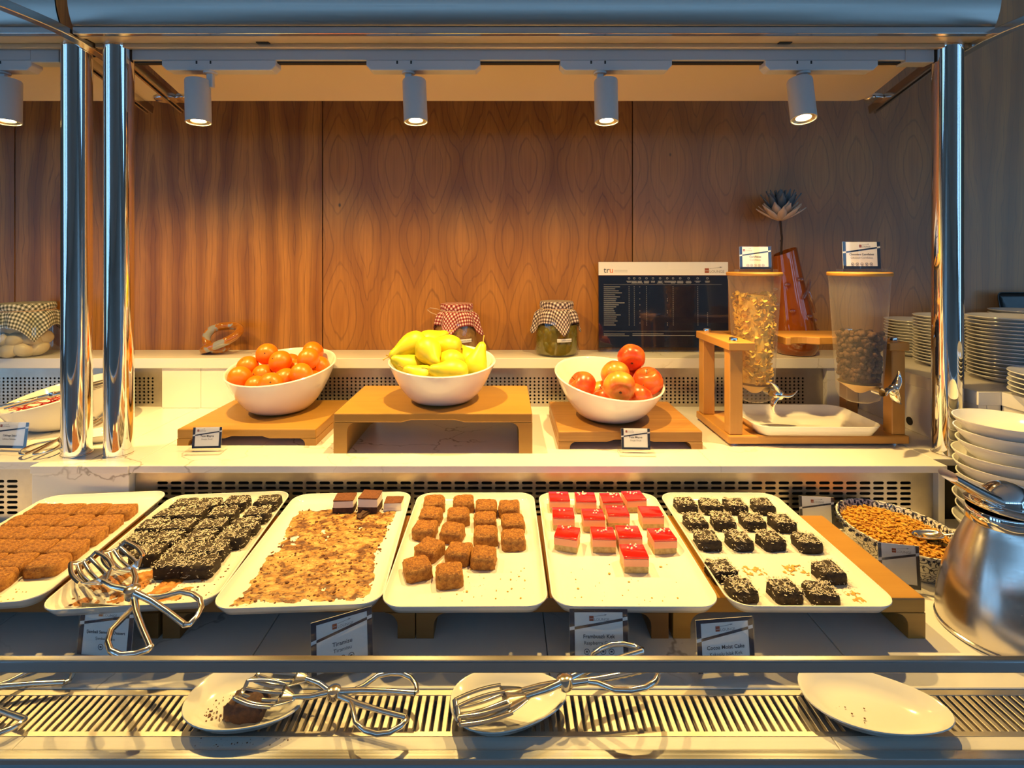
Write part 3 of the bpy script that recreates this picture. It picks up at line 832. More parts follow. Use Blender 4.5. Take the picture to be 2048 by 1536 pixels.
# raspberry cakes
def rasp_parts(seed):
    w_, l_ = .0465, .044
    a = rough_box(w_, l_, .0125, 100+seed, 6, .0011, 2, .001).mesh('sponge_base', [M['sponge'], M['sponge']], 60)
    b = MB().box(-w_/2, w_/2, -l_/2, l_/2, .0115, .0255).mesh('mousse_layer', M['mousse'], None, (.0008, 2))
    c = MB().box(-w_/2, w_/2, -l_/2, l_/2, .0256, .0300).mesh('red_glaze', M['glaze'], 50, (.0012, 3))
    return a, b, c
rp = [rasp_parts(s) for s in range(3)]
def pearls(seed, n):
    rnd = random.Random(seed); mb = MB(); cx, cy = rnd.uniform(-.008, .008), rnd.uniform(0, .012)
    for _ in range(n):
        mb.ball((max(-.021, min(.021, cx + rnd.gauss(0, .007))), max(-.019, min(.019, cy + rnd.gauss(0, .005))), .0315), .0020, 8, 5)
    return mb.mesh('sugar_pearls', M['pearl'], 80)
rasp_n = [4, 14, 12, 7, 2, 5, 3, 0, 5, 6, 8, 12, 7]
for k, (px_, py_) in enumerate(crop_pts([(262,235),(463,240),(660,245),(835,230),(293,360),(522,370),(708,345),(965,350),(325,510),(598,515),(795,505),(1050,525),(835,655)], 1050, 930, .2604)):
    p = WZ(px_, py_, ZC + .030)
    rz = {8: -.28, 3: .10, 11: .06}.get(k, random.uniform(-.05, .05))
    t = thing('raspberry_cake', 'raspberry cake square with bare red glaze and no pearls' if not rasp_n[k] else rc('pearl-topped raspberry cake', *rows_of(4, 4, 4, 1)[k], 'the semolina cubes'), 'cake', (p.x, p.y, ZC), rz, 'raspberry cakes')
    a, b, c = rp[k % 3]
    put('sponge_base', a, t); put('mousse_layer', b, t); put('red_glaze', c, t)
    if rasp_n[k]: tag(put('sugar_pearls', pearls(k, rasp_n[k]), t), kind='stuff')
# the last tiramisu pieces
for k, ((px_, py_), lab, (w_, l_, h)) in enumerate(zip(crop_pts([(1115, 240), (1310, 222), (1490, 262)], 400, 930, .2604),
        ('tiramisu piece with even cocoa top beside the torn one', 'tall tiramisu piece with cream torn open at its top', 'small sunken tiramisu piece at the tray corner'),
        ((.047, .044, .030), (.046, .046, .036), (.042, .038, .020)))):
    p = WZ(px_, py_, ZC + h)
    t = thing('tiramisu_piece', lab, 'cake', (p.x, p.y, ZC), (.06, -.05, .02)[k], 'last tiramisu pieces')
    rough_box(w_, l_, h*.45, 130+k, 6, .0012, 2, .001).build('soaked_sponge', [M['tira_sponge'] if k < 2 else M['cream']]*2, t, 60)
    mb = rough_box(w_*.99, l_*.99, h*.5, 140+k, 6, .0009, 2, .001)
    mb.build('cream_layer', [M['cream']]*2, t, 60, loc=(0, 0, h*.44))
    rough_box(w_*.98, l_*.98, h*.07, 150+k, 6, .0008, 1, .0006).build('cocoa_dusting', [M['cocoa_powder']]*2, t, 60, loc=(0, 0, h*.93))

# crumbs and smears on the trays
def crumbs(name, mat, cx, cy, w_, l_, n, seed, label, z=ZC, smin=.0006, smax=.0026, cat='crumbs', rz=0):
    rnd = random.Random(seed); mb = MB()
    for _ in range(n):
        s = rnd.uniform(smin, smax)*rnd.random()**.5 + smin*.3
        c = Vector((rnd.uniform(-.5, .5)*w_, rnd.uniform(-.5, .5)*l_, s*.35))
        mb.ball(c, s, 5, 3, 0, (rnd.uniform(.7, 1.5), rnd.uniform(.7, 1.5), rnd.uniform(.4, .8)))
    o = mb.build(name, mat, None, 60, loc=(cx, cy, z), rot=(0, 0, rz))
    return tag(o, label, cat, None, 'stuff')
def smear(name, mat, cx, cy, w_, l_, seed, thr, label, scale=28, res=90, z=ZC, rz=0, edge=.12, h=.0016):
    mb = MB(); ny = int(res*l_/w_); nx = res; idx = {}
    def val(i, j):
        u = i/nx - .5; v = j/ny - .5
        e = min(.5-abs(u), .5-abs(v))/edge
        q = Vector((u*w_*scale, v*l_*scale*.8, seed))
        return mnoise.fractal(q, .9, 2.1, 5) + min(0, (e-1))*.9, u, v
    hh = {}
    for i in range(nx+1):
        for j in range(ny+1): hh[i, j] = val(i, j)
    def P(i, j):
        if (i, j) not in idx:
            f, u, v = hh[i, j]; idx[i, j] = len(mb.v)
            q = Vector((u*w_*170, v*l_*170, seed))
            mb.v.append((u*w_, v*l_, .0003 + max(0, min(1, (f-thr)*2.2))*h*(.6 + .7*mnoise.noise(q))))
        return idx[i, j]
    for i in range(nx):
        for j in range(ny):
            if all(hh[a, b][0] > thr for a, b in ((i,j), (i+1,j), (i+1,j+1), (i,j+1))):
                mb.f.append((P(i,j), P(i+1,j), P(i+1,j+1), P(i,j+1))); mb.m.append(0)
    o = mb.build(name, mat, None, 60, loc=(cx, cy, z), rot=(0, 0, rz))
    return tag(o, label, 'residue', None, 'stuff')
x, y, rz = trays['tiramisu']
smear('cream_smear', M['residue'], x - .002, y - .014, .226, .338, 3.3, -.80, 'smeared cream and cocoa left on the nearly empty tiramisu tray', 26, 110, ZC - .0002, rz, .09, .0020)
crumbs('cocoa_crumbs', M['crumb_brown'], x, y - .01, .215, .33, 700, 5, 'brown cocoa crumbs strewn over the nearly empty tiramisu tray', ZC + .0005, .0006, .0034, rz=rz)
p = WZ(400 + 1265*.2604, 930 + 390*.2604, ZC)
o = rough_box(.014, .040, .010, 200, 6, .003, 2).build('sponge_scrap', [M['tira_sponge']]*2, None, 60, loc=(p.x, p.y, ZC + .0005), rot=(0, 0, -.5))
tag(o, 'broken dark sponge scrap lying before the torn tiramisu piece', 'cake scrap')
x, y, rz = trays['cocoa_packed']
smear('syrup_smear', M['syrup'], x - .005, .925, .225, .115, 9.1, -.22, 'orange-brown syrup smear at the tray end under the tongs', 34, 90, ZC - .0002, rz, .16)
crumbs('cake_crumbs', M['crumb_brown'], x, .915, .21, .10, 110, 6, 'brown crumbs around the tongs on the packed cocoa tray', rz=rz)
crumbs('cake_crumbs', M['crumb_brown'], x + .118, 1.02, .014, .25, 60, 16, 'brown crumbs along the inner edge of the packed cocoa tray', rz=rz)
crumbs('cake_crumbs', M['crumb_gold'], -.90, .895, .14, .05, 50, 7, 'golden crumbs at the bare end of the packed semolina tray')
x, y, rz = trays['semolina_cubes']
crumbs('cake_crumbs', M['crumb_gold'], x + .03, .935, .15, .11, 46, 8, 'golden crumbs at the bare end of the semolina cube tray', smin=.0004, smax=.0022)
x, y, rz = trays['raspberry']
crumbs('cake_crumbs', M['crumb_gold'], x, .935, .20, .12, 40, 9, 'pale crumbs at the bare end of the raspberry cake tray', smin=.0005, smax=.0026)
for k, (px_, py_, w_, l_, lab) in enumerate(((1508, 1141, .055, .040, 'golden crumb patch left by a missing cocoa cake, nearer the raspberry tray'), (1588, 1141, .058, .044, 'golden crumb patch left by a missing cocoa cake, nearer the oval dish'), (1710, 1195, .035, .055, 'golden crumb streak at the outer corner of the cocoa tray'))):
    p = WZ(px_, py_, ZC)
    smear('crumb_patch', M['crumb_gold'], p.x, p.y, w_, l_, 30+k*3.7, -.05, lab, 150, 44, ZC - .0002, 0, .15, .0016)

# ------------------------------------------------------------------ fruit bowls
def slant_bowl(loc, R, rb, h0, a, th0, label, group, name='fruit_bowl', sx=1.0, rz=0):
    n = 56; loops = []
    def ring(tt, off):
        pts = []
        for k in range(n):
            th = 2*PI*k/n
            h = h0 + a*math.cos(th - th0)
            lean = 1 + .10*math.cos(th - th0)*(h0 > 0)*.4
            rr = rb + (R*lean - rb)*tt**.74
            z = h*tt**1.38
            nr = off*(.35 + .45*tt) ; nz = off*(1 - .8*tt)
            pts.append(((rr - nr)*math.cos(th)*sx, (rr - nr)*math.sin(th), z + nz))
        return pts
    ts = [0, .12, .25, .4, .55, .7, .82, .92, .975, 1.0]
    loops.append([(p[0]*.85, p[1]*.85, .0) for p in ring(0, 0)])
    for t_ in ts: loops.append(ring(t_, 0))
    e = ring(1, .003); loops.append([(p[0], p[1], p[2] + .0022) for p in e])
    for t_ in ts[::-1]: loops.append(ring(t_, .0065))
    o = loops_mesh(name, loops, M['ceramic'], loc=loc, rot=(0, 0, rz), smooth=60)
    return tag(o, label, 'bowl', group)
BG = 'slanted white fruit bowls'
B1 = Vector((-.686, 1.605, ZU + .0455)); B2 = Vector((-.178, 1.495, ZU + .1045)); B3 = Vector((.305, 1.525, ZU + .0475))
slant_bowl(B1, .160, .066, .132, .028, R_(78), 'slanted white bowl heaped with oranges', BG)
slant_bowl(B2, .152, .068, .112, .018, R_(100), 'slanted white bowl heaped with yellow pears', BG)
slant_bowl(B3, .157, .066, .113, .032, R_(118), 'slanted white bowl with red apples on one side', BG)

def orange_mesh(k):
    rnd = random.Random(k); mb = MB(); n, m = 22, 14; r = .0345
    prof = []
    for i in range(m+1):
        a = PI*i/m; rr = r*math.sin(a); z = -r*.93*math.cos(a)
        if i == m: z -= .0016
        if i == m-1: z -= .0004
        prof.append((max(rr, 0) if 0 < i < m else 0, z))
    return mb.lathe(prof, n).mesh('orange', M['orange'], 80)
om = [orange_mesh(0)]
stemm = MB().lathe([(0, -.0005), (.0030, -.0005), (.0022, .0008), (0, .0010)], 7).mesh('stem_button', M['stem'], 60)
OR = [(445,520,0.00),(318,585,.01),(282,672,-.045),(415,635,-.03),(535,580,-.02),(383,725,-.085),(478,722,-.075),(583,660,-.05),(618,570,.05),(668,615,.01),(725,660,-.035),(740,540,.035),(820,505,.055),(845,605,.01),(805,675,-.02)]
# resting places of the fruit: on their sight lines in the photo, touching each other and the bowl
OPS = [Vector((-0.7410, 1.6347, 1.2570)), Vector((-0.7962, 1.6248, 1.2207)), Vector((-0.7838, 1.5511, 1.2026)), Vector((-0.7384, 1.5999, 1.1983)), Vector((-0.6857, 1.6018, 1.2393)), Vector((-0.7243, 1.5303, 1.1805)), Vector((-0.6682, 1.4970, 1.1948)), Vector((-0.6549, 1.5625, 1.1950)), Vector((-0.6938, 1.6983, 1.2153)), Vector((-0.6518, 1.6476, 1.2041)), Vector((-0.5960, 1.5383, 1.2153)), Vector((-0.5985, 1.5981, 1.2489)), Vector((-0.6197, 1.6953, 1.2541)), Vector((-0.5860, 1.6546, 1.2132)), Vector((-0.5877, 1.5956, 1.1820))]
for k, p in enumerate(OPS):
    o = put('orange', om[0], None, p, (random.uniform(-1.2, 1.2), random.uniform(-1.2, 1.2), random.uniform(0, 6)))
    s = random.uniform(.96, 1.01); o.scale = (s, s, s)
    tag(o, 'bright orange citrus fruit heaped in the white bowl on the low riser', 'orange', 'oranges in the bowl')
    put('stem_button', stemm, o, (0, 0, .0306))

def pear_mesh(k, ln=.112, r=.036, bend=.10):
    rnd = random.Random(k); mb = MB(); n = 22; rows = []
    prof = [(0,0),(.30,.012),(.62,.05),(.86,.13),(.98,.25),(1.0,.36),(.93,.48),(.78,.60),(.60,.71),(.47,.80),(.40,.88),(.30,.95),(.14,.99),(0,1.0)]
    for rr, z in prof:
        b = bend*max(0, z-.4)**1.5*ln
        lump = 1
        rows.append([((max(rr, .001)*r)*math.cos(2*PI*j/n)*(1+.03*math.sin(3*2*PI*j/n+k)) + b, max(rr, .001)*r*math.sin(2*PI*j/n), (z-.38)*ln) for j in range(n)])
    return mb.grid(rows, True).mesh('pear', M['pear'], 80), bend*.6**1.5*ln
pm = [pear_mesh(0, .108, .036, .10), pear_mesh(1, .100, .037, .32), pear_mesh(2, .116, .035, .2)]
PEAR_POS = [Vector((-0.2695, 1.5182, 1.3057)), Vector((-0.1671, 1.5407, 1.2952)), Vector((-0.2144, 1.4619, 1.2955)), Vector((-0.1516, 1.4686, 1.2636)), Vector((-0.2648, 1.4740, 1.2490)), Vector((-0.2177, 1.4194, 1.2303)), Vector((-0.1387, 1.3998, 1.2502)), Vector((-0.0852, 1.4867, 1.2488)), Vector((-0.1068, 1.5544, 1.2535)), Vector((-0.2314, 1.5935, 1.3024)), Vector((-0.2057, 1.5296, 1.2355))]
PEAR_LAB = {(1440, 455): 'yellow pear at the bowl rim with its stem jutting over the edge', (1905, 590): 'greenish yellow pear leaning upright with its stem pointing up', (1560, 520): 'yellow pear with its stem end turned out towards the diner', (1560, 420): 'yellow pear topmost in the heap before the red gingham jar'}
def pear(cx, cy, dd, ax, v, stem=True):
    p = WD(400 + cx*.293, 560 + cy*.293, B2.y + dd)
    p = PEAR_POS.pop(0)
    me, b = pm[v]; ln = (.108, .100, .116)[v]
    q = Vector(ax).normalized().to_track_quat('Z', 'Y')
    o = put('pear', me, None, p); o.rotation_mode = 'QUATERNION'; o.rotation_quaternion = q
    tag(o, PEAR_LAB.get((cx, cy), 'yellow-green pear lying in the white bowl on the tall riser'), 'pear', 'pears in the bowl')
    MB().tube([(b*.95, 0, .61*ln), (b*1.1+.001, .001, .66*ln), (b*1.2+.003, .002, .72*ln), (b*1.3+.006, .002, .77*ln)], [.0018, .0014, .0013, .0020], 6).build('stem', M['pear_stem'], o)
    MB().lathe([(0, 0), (.0035, 0), (.0045, .001), (.003, .002), (0, .0018)], 7, 0, Matrix.Translation((0, 0, -.382*ln)) ).build('calyx', M['stem'], o)
# (crop x, crop y, depth offset, axis towards the stem, variant)
for a in ((1440,455,.015,(-.9,-.25,-.45),2), (1690,460,.045,(-.95,.2,.12),0), (1560,520,-.045,(.28,-.85,-.45),1), (1705,555,-.02,(-.6,.75,.1),1),
          (1440,590,-.05,(-.6,-.1,.35),1), (1540,640,-.066,(-.90,.02,.50),1), (1725,640,-.085,(-.85,-.1,.15),0), (1905,590,-.01,(.35,.1,.9),2),
          (1850,545,.06,(-.3,.6,.5),1), (1560,420,.075,(.8,.3,.3),0), (1600,600,.02,(.9,.3,.0),0)):
    pear(*a)

def apple_mesh(k, mat):
    mb = MB(); n = 24; rows = []; r = .0405
    rnd = random.Random(k)
    for i in range(17):
        a = PI*i/16
        rr = r*(math.sin(a)**.92 if 0 < i < 16 else 0.02)*(1+.04*math.cos(a)); z = -r*.88*math.cos(a)
        if a < .55: z += .0085*(1-a/.55)**1.2
        if a > PI-.6: z -= .0120*((a-PI+.6)/.6)**1.2
        rows.append([(rr*math.cos(2*PI*j/n)*(1+.022*math.cos(5*2*PI*j/n)), rr*math.sin(2*PI*j/n)*(1+.022*math.cos(5*2*PI*j/n)), z) for j in range(n)])
    return mb.grid(rows, True).mesh('apple', mat, 80)
am = [apple_mesh(0, M['apple_red']), apple_mesh(1, M['apple_gold'])]
calx = MB()
for k in range(5):
    a = 2*PI*k/5
    calx.tube([(0, 0, 0), (.003*math.cos(a), .003*math.sin(a), -.0015), (.0055*math.cos(a), .0055*math.sin(a), -.001)], [.0016, .0014, .0004], 5)
calx = calx.mesh('calyx', M['stem'], 60)
stk = MB().tube([(0, 0, .018), (.001, 0, .028), (.003, .001, .038)], [.0012, .001, .0014], 6).mesh('stem', M['stem'], 60)
AP = ((1243,770,.00,(.15,.85,.5),0,'red apple on top of the heap'), (1130,855,-.035,(.1,.8,.55),1,'golden apple leaning below the topmost red apple'), (1180,950,-.095,(.1,.9,.35),1,'golden apple at the bowl rim with its calyx facing out'),
        (1355,908,-.05,(-.2,-.35,.9),0,'lumpy deep red apple at the low side of the bowl'), (905,925,-.055,(-.75,-.1,.6),0,'dark red apple lying apart from the heap'), (1270,872,-.01,(.2,.5,.8),0,'red apple wedged behind the lumpy one'),
        (1020,965,-.045,(-.3,.2,.9),1,'golden apple low in the middle of the bowl'), (1290,985,-.065,(.5,.2,.8),0,'red apple half hidden below the lumpy one'), (1070,985,-.085,(-.4,.1,.7),0,'red apple low beside the golden one at the rim'))
APS = [Vector((0.3743, 1.5547, 1.2624)), Vector((0.3185, 1.5156, 1.2204)), Vector((0.3077, 1.4130, 1.2108)), Vector((0.4100, 1.5116, 1.2019)), Vector((0.2153, 1.4745, 1.1988)), Vector((0.3853, 1.5876, 1.1931)), Vector((0.2783, 1.5487, 1.1622)), Vector((0.3683, 1.4490, 1.1737)), Vector((0.2844, 1.4734, 1.1643))]
for k, (cx, cy, dd, ax, v, lab) in enumerate(AP):
    p = APS[k]
    o = put('apple', am[v], None, p); o.rotation_mode = 'QUATERNION'; o.rotation_quaternion = Vector(ax).normalized().to_track_quat('Z', 'Y')
    s = (1.0, 1.02, 1.06, 1.08, 1.0, .95, .95, .95, .95)[k]; o.scale = (s, s, s)
    tag(o, lab, 'apple', 'apples in the bowl')
    put('calyx', calx, o, (0, 0, -.0262)); put('stem', stk, o, (0, 0, 0))

# ------------------------------------------------------------------ lettering and cards
def text(parent, s, size, x, z, y, mat, align='CENTER', name='lettering', shear=0, bold=0.0):
    cu = bpy.data.curves.new('lettering', 'FONT'); cu.body = s; cu.size = size; cu.align_x = align; cu.shear = shear; cu.offset = bold
    cu.resolution_u = 2
    ob = bpy.data.objects.new('lettering_tmp', cu); COL.objects.link(ob)
    me = bpy.data.meshes.new_from_object(ob)
    bpy.data.objects.remove(ob, do_unlink=True); bpy.data.curves.remove(cu)
    me.materials.clear(); me.materials.append(mat)
    return put(name, me, parent, (x, y, z), (PI/2, 0, 0))
def logo(parent, x, z, y, s, mat_t=None, word='LOUNGE'):
    MB().box(x, x+s*.9, y, y+.0002, z, z+s).build('logo_square', M['logo_red'], parent, None)
    MB().box(x+s*.1, x+s*.8, y-.0001, y, z+s*.42, z+s*.50).build('logo_stroke', M['print_white'], parent, None)
    text(parent, word, s*.78, x+s*1.0, z+s*.02, y, mat_t or M['print_grey'], 'LEFT')
    MB().add([(x+s*1.0, y, z+s*.86), (x+s*3.3, y, z+s*1.14), (x+s*3.3, y, z+s*1.22), (x+s*1.0, y, z+s*.92)], [(0,1,2,3)]).add([(x+s*3.2, y, z+s*1.02), (x+s*3.75, y, z+s*1.24), (x+s*3.2, y, z+s*1.34)], [(0,1,2)]).build('logo_arrow', mat_t or M['print_grey'], parent, None)
def card(loc, rz, w_, h, lines, label, lean=.16, base=(.030, .007), logo_x=None, icons=0, top_band=False, bottom_band=True, word='LOUNGE', group='food cards in clear holders'):
    t = thing('food_card', label, 'card', loc, rz, group)
    bd, bh = base
    MB().box(-w_*.62, w_*.62, -bd*.55, bd*.45, 0, bh).build('holder_base', M['acrylic'], t, None, (.0008, 1))
    pr = bpy.data.objects.new('card_insert', None)
    m = MB().box(-w_/2, w_/2, .0012, .0018, 0, h).mesh('card_insert', M['paper'], None)
    pr = put('card_insert', m, t, (0, 0, bh), (-lean, 0, 0))
    MB().add([(-w_/2-.0015, 0, -.0005), (w_/2+.0015, 0, -.0005), (w_/2+.0015, 0, h+.0015), (-w_/2-.0015, 0, h+.0015)], [(0,1,2,3)]).build('clear_sheet', M['acrylic'], t, None, None, False, (0, 0, bh), (-lean, 0, 0))
    y = .0009; b = w_*.085
    zl, zr = h*.60, h*.80
    def zd(x): return zl + (zr-zl)*(x/w_+.5)
    nv = MB(); th = h*.045
    for x0, x1 in ((-w_/2, -w_/2+b), (w_/2-b, w_/2)):
        nv.add([(x0, y, 0), (x1, y, 0), (x1, y, zd(x1)-th*.5), (x0, y, zd(x0)-th*.5)], [(0,1,2,3)])
        nv.add([(x0, y, zd(x0)+th), (x1, y, zd(x1)+th), (x1, y, h), (x0, y, h)], [(0,1,2,3)])
    x0, x1 = -w_/2+b, w_/2-b
    nv.add([(x0, y, zd(x0)-th*.5), (x1, y, zd(x1)-th*.5), (x1, y, zd(x1)+th*.7), (x0, y, zd(x0)+th*.7)], [(0,1,2,3)])
    if top_band: nv.add([(x0, y, h*.93), (x1, y, h*.93), (x1, y, h), (x0, y, h)], [(0,1,2,3)])
    if bottom_band: nv.add([(x0, y, 0), (x1, y, 0), (x1, y, h*.10), (x0, y, h*.10)], [(0,1,2,3)])
    nv.build('navy_border', M['navy'], pr, None)
    for s, sz, z, mt, bo in lines:
        text(pr, s, sz, 0, z, y, mt, bold=bo)
    logo(pr, (logo_x if logo_x is not None else -w_*.16), h*.80 if not top_band else h*.76, y, h*.10, word=word)
    for k in range(icons):
        cx = (k-(icons-1)/2)*h*.17
        MB().lathe([(h*.048, 0), (h*.060, 0)], 14, 0, Matrix.Translation((cx, y, h*.17)) @ Matrix.Rotation(PI/2, 4, 'X')).box(cx-h*.022, cx+h*.022, y, y+.0001, h*.155, h*.185).build('allergen_icon', M['ink'], pr, None)
    return t
K = M['ink']
hb = .092
def low_card(px_, d, rz, l1, l2, label, icons, word='LOUNGE', s1=.0088):
    return card((( px_-CX)*d/F, d, ZL), rz, .094, .078, [(l1, s1, .0335, K, .00012), (l2, s1*.92, .0240, K, 0)], label, .12, (.026, .006), None, icons, True, False, word)
low_card(206, .853, R_(-5), 'Şambali Semolina Dessert', 'Şambali Tatlısı', 'blue-edged card reading Semolina Dessert below the packed cocoa tray', 2, s1=.0064)
low_card(686, .830, R_(26), 'Tiramisu', 'Tiramisu', 'turned blue-edged card reading Tiramisu below its tray', 3)
low_card(1199, .843, R_(0), 'Frambuazlı Kek', 'Raspberry Cake', 'blue-edged card reading Frambuazlı Kek Raspberry Cake', 4, s1=.0082)
low_card(1455, .820, R_(6), 'Cocoa Moist Cake', 'Kakaolu Islak Kek', 'blue-edged card reading Cocoa Moist Cake', 3, s1=.0082)
small = [('Taze Meyve', .0072, .0285, K, .0001), ('Fresh Fruit', .0064, .0205, M['print_grey'], 0)]
card((-.781, 1.372, ZU), R_(3), .074, .053, small, 'small brown-tinted card reading Taze Meyve before the orange bowl riser', .14, (.046, .010), -.026)
card((.340, 1.362, ZU), R_(-2), .074, .053, small, 'small brown-tinted card reading Fresh Fruit before the apple bowl riser', .14, (.046, .010), -.026)
card((-1.300, 1.372, ZU), R_(-4), .100, .066, [('Cabbage Salad', .0066, .030, K, .0001), ('Lahana Salatası', .0064, .021, K, 0)], 'card reading Cabbage Salad standing before the slanted salad bowl', .14, (.046, .010), -.030)
card((.752, 1.262, ZL), R_(-6), .080, .072, [], 'card half hidden behind the riser beside the patterned oval dish', .1, (.02, .006))
card((.776, 1.030, ZL), R_(-12), .072, .082, [], 'blank blue-edged card leaning before the patterned oval dish', .1, (.014, .006))

# ------------------------------------------------------------------ menu board on the back shelf
mbw, mbh = .468, .330
mb_t = thing('menu_board', 'dark navy allergen table poster in a clear acrylic stand', 'sign', (.5695, 1.884, ZS), 0, rot=(R_(-1), 0, 0))
MB().add([(-mbw/2, -.002, .001), (mbw/2, -.002, .001), (mbw/2, -.002, mbh), (-mbw/2, -.002, mbh)], [(0,1,2,3)]).build('acrylic_sheet', M['acrylic'], mb_t, None)
MB().box(-mbw/2, mbw/2, -.006, .030, 0, .005).build('acrylic_foot', M['acrylic'], mb_t, None)
ps = MB().box(-mbw/2+.001, mbw/2-.001, 0, .001, .018, mbh-.005).build('poster', M['navy_gloss'], mb_t, None)
zt = mbh - .005; zh = zt - .0475
MB().box(-mbw/2+.001, mbw/2-.001, -.0003, 0, zh, zt).build('white_header', plain('header_white', (.85, .82, .80), .35), ps, None)
MB().box(-mbw/2+.001, mbw/2-.001, -.0004, -.0001, zh-.0012, zh).build('header_rule', M['logo_red'], ps, None)
text(ps, 'tr', .030, -mbw/2+.019, zh+.0085, -.0006, M['ink'], 'LEFT'); text(ps, 'u', .030, -mbw/2+.0395, zh+.0085, -.0006, M['orange_ink'], 'LEFT')
tl = MB(); tl.box(-mbw/2+.058, -mbw/2+.105, -.0006, -.0004, zh+.0165, zh+.0175).box(-mbw/2+.058, -mbw/2+.105, -.0006, -.0004, zh+.0115, zh+.0125)
tl.build('tagline', M['print_grey'], ps, None)
logo(ps, mbw/2-.085, zh+.008, -.0006, .017)
tb = MB(); rnd = random.Random(3)
cols = [.235, .275, .318, .37, .42, .475, .53, .575, .63, .695, .765, .84]
lens = [.125, .088, .115, .14, .088, .125, .098, .092, .16, .115, .095, .075, .082, .09, .13, .098, .092, .105, .08, .092]
def tx(f): return -mbw/2 + .001 + f*(mbw-.002)
for k in range(20):
    z = zh - .042 - k*.0072
    tb.box(tx(.04), tx(.04+lens[k]), -.0004, 0, z-.0008, z+.0008)
    for ci, cf in enumerate(cols):
        if ci in (0, 1, 3, 7, 10) or (ci == 6 and k in (6, 7, 12, 13, 18, 19)) or (ci == 2 and k % 3 == 0) or (ci == 11 and k > 12):
            tb.box(tx(cf)-.0011, tx(cf)+.0011, -.0004, 0, z-.0010, z+.0010)
for cf in cols:
    for q in range(rnd.choice((2, 3, 3))):
        wd = rnd.uniform(.006, .012); z = zh - .0215 - q*.0034
        tb.box(tx(cf)-wd, tx(cf)+wd, -.0004, 0, z-.0007, z+.0007)
    tb.lathe([(.0028, 0), (.0038, 0)], 12, 0, Matrix.Translation((tx(cf), -.0003, zh-.011)) @ Matrix.Rotation(PI/2, 4, 'X'))
tb.box(tx(.04), tx(.95), -.0004, 0, zh-.0335, zh-.0331); tb.box(tx(.04), tx(.85), -.0004, 0, zh-.201, zh-.2006)
tb.box(tx(.04), tx(.20), -.0004, 0, zh-.212, zh-.2105).box(tx(.26), tx(.50), -.0004, 0, zh-.2115, zh-.210).box(tx(.04), tx(.235), -.0004, 0, zh-.218, zh-.2168).box(tx(.26), tx(.74), -.0004, 0, zh-.217, zh-.2158)
tb.build('table_print', plain('table_print', (.42, .42, .47), .6), ps, None)

# ------------------------------------------------------------------ jars with gingham covers
def cloth_cover(parent, r_in, z_top, cap_h, drop, half, mat, seed, flare=.35):
    """square cloth tied over a lid; half = half side of the square"""
    n = 72; rows = []; uvs = []
    rnd = random.Random(seed); ph = rnd.uniform(0, 6)
    ss = [0, .35, .7, .92, 1.0]
    for f in ss:                                           # over the lid
        rows.append([(r_in*f*math.cos(2*PI*k/n), r_in*f*math.sin(2*PI*k/n), z_top + .002*(1-f*f)) for k in range(n)])
        uvs.append([r_in*f]*n)
    for f in (.3, .7, 1.0):                                # down the lid side
        rr = r_in*(1.03 if f < 1 else .97)
        rows.append([(rr*math.cos(2*PI*k/n), rr*math.sin(2*PI*k/n), z_top - cap_h*f) for k in range(n)])
        uvs.append([r_in + cap_h*f]*n)
    s0 = r_in + cap_h
    m = 12
    for i in range(1, m+1):
        row = []; uv = []
        for k in range(n):
            th = 2*PI*k/n; a = th + ph
            edge = half / max(abs(math.cos(a)), abs(math.sin(a)))
            edge = min(edge, half*1.36)
            ln = max(edge - s0, .012)
            s = ln*i/m
            fold = .0055*math.sin(7*th + seed)*min(1, s/.02) + .003*math.sin(13*th+2*seed)*min(1, s/.02)
            sag = min(1, s/.03)
            rr = r_in*.97 + s*flare*(1 - .45*sag*min(1, s/.06)) + .006*min(1, s/.012) + fold
            z = z_top - cap_h - s*math.sqrt(max(.05, 1 - flare*flare))
            row.append((rr*math.cos(th), rr*math.sin(th), z)); uv.append(s0 + s)
        rows.append(row); uvs.append(uv)
    mb = MB().grid(rows, True)
    me = mb.mesh('cloth_cover', mat, 70)
    ul = me.uv_layers.new(name='UVMap')
    flat = [v for r in uvs for v in r]
    for li, l in enumerate(me.loops):
        vi = l.vertex_index; k = vi % n
        th = 2*PI*k/n + ph
        ul.data[li].uv = (flat[vi]*math.cos(th) + 1, flat[vi]*math.sin(th) + 1)
    o = put('cloth_cover', me, parent)
    sm = o.modifiers.new('thickness', 'SOLIDIFY'); sm.thickness = .001
    pts = [(r_in*1.02*math.cos(2*PI*k/40), r_in*1.02*math.sin(2*PI*k/40), z_top - cap_h + .0005*math.sin(k)) for k in range(40)]
    MB().tube(pts, .0016, 6, True).build('string', M['string'], parent)
    return o
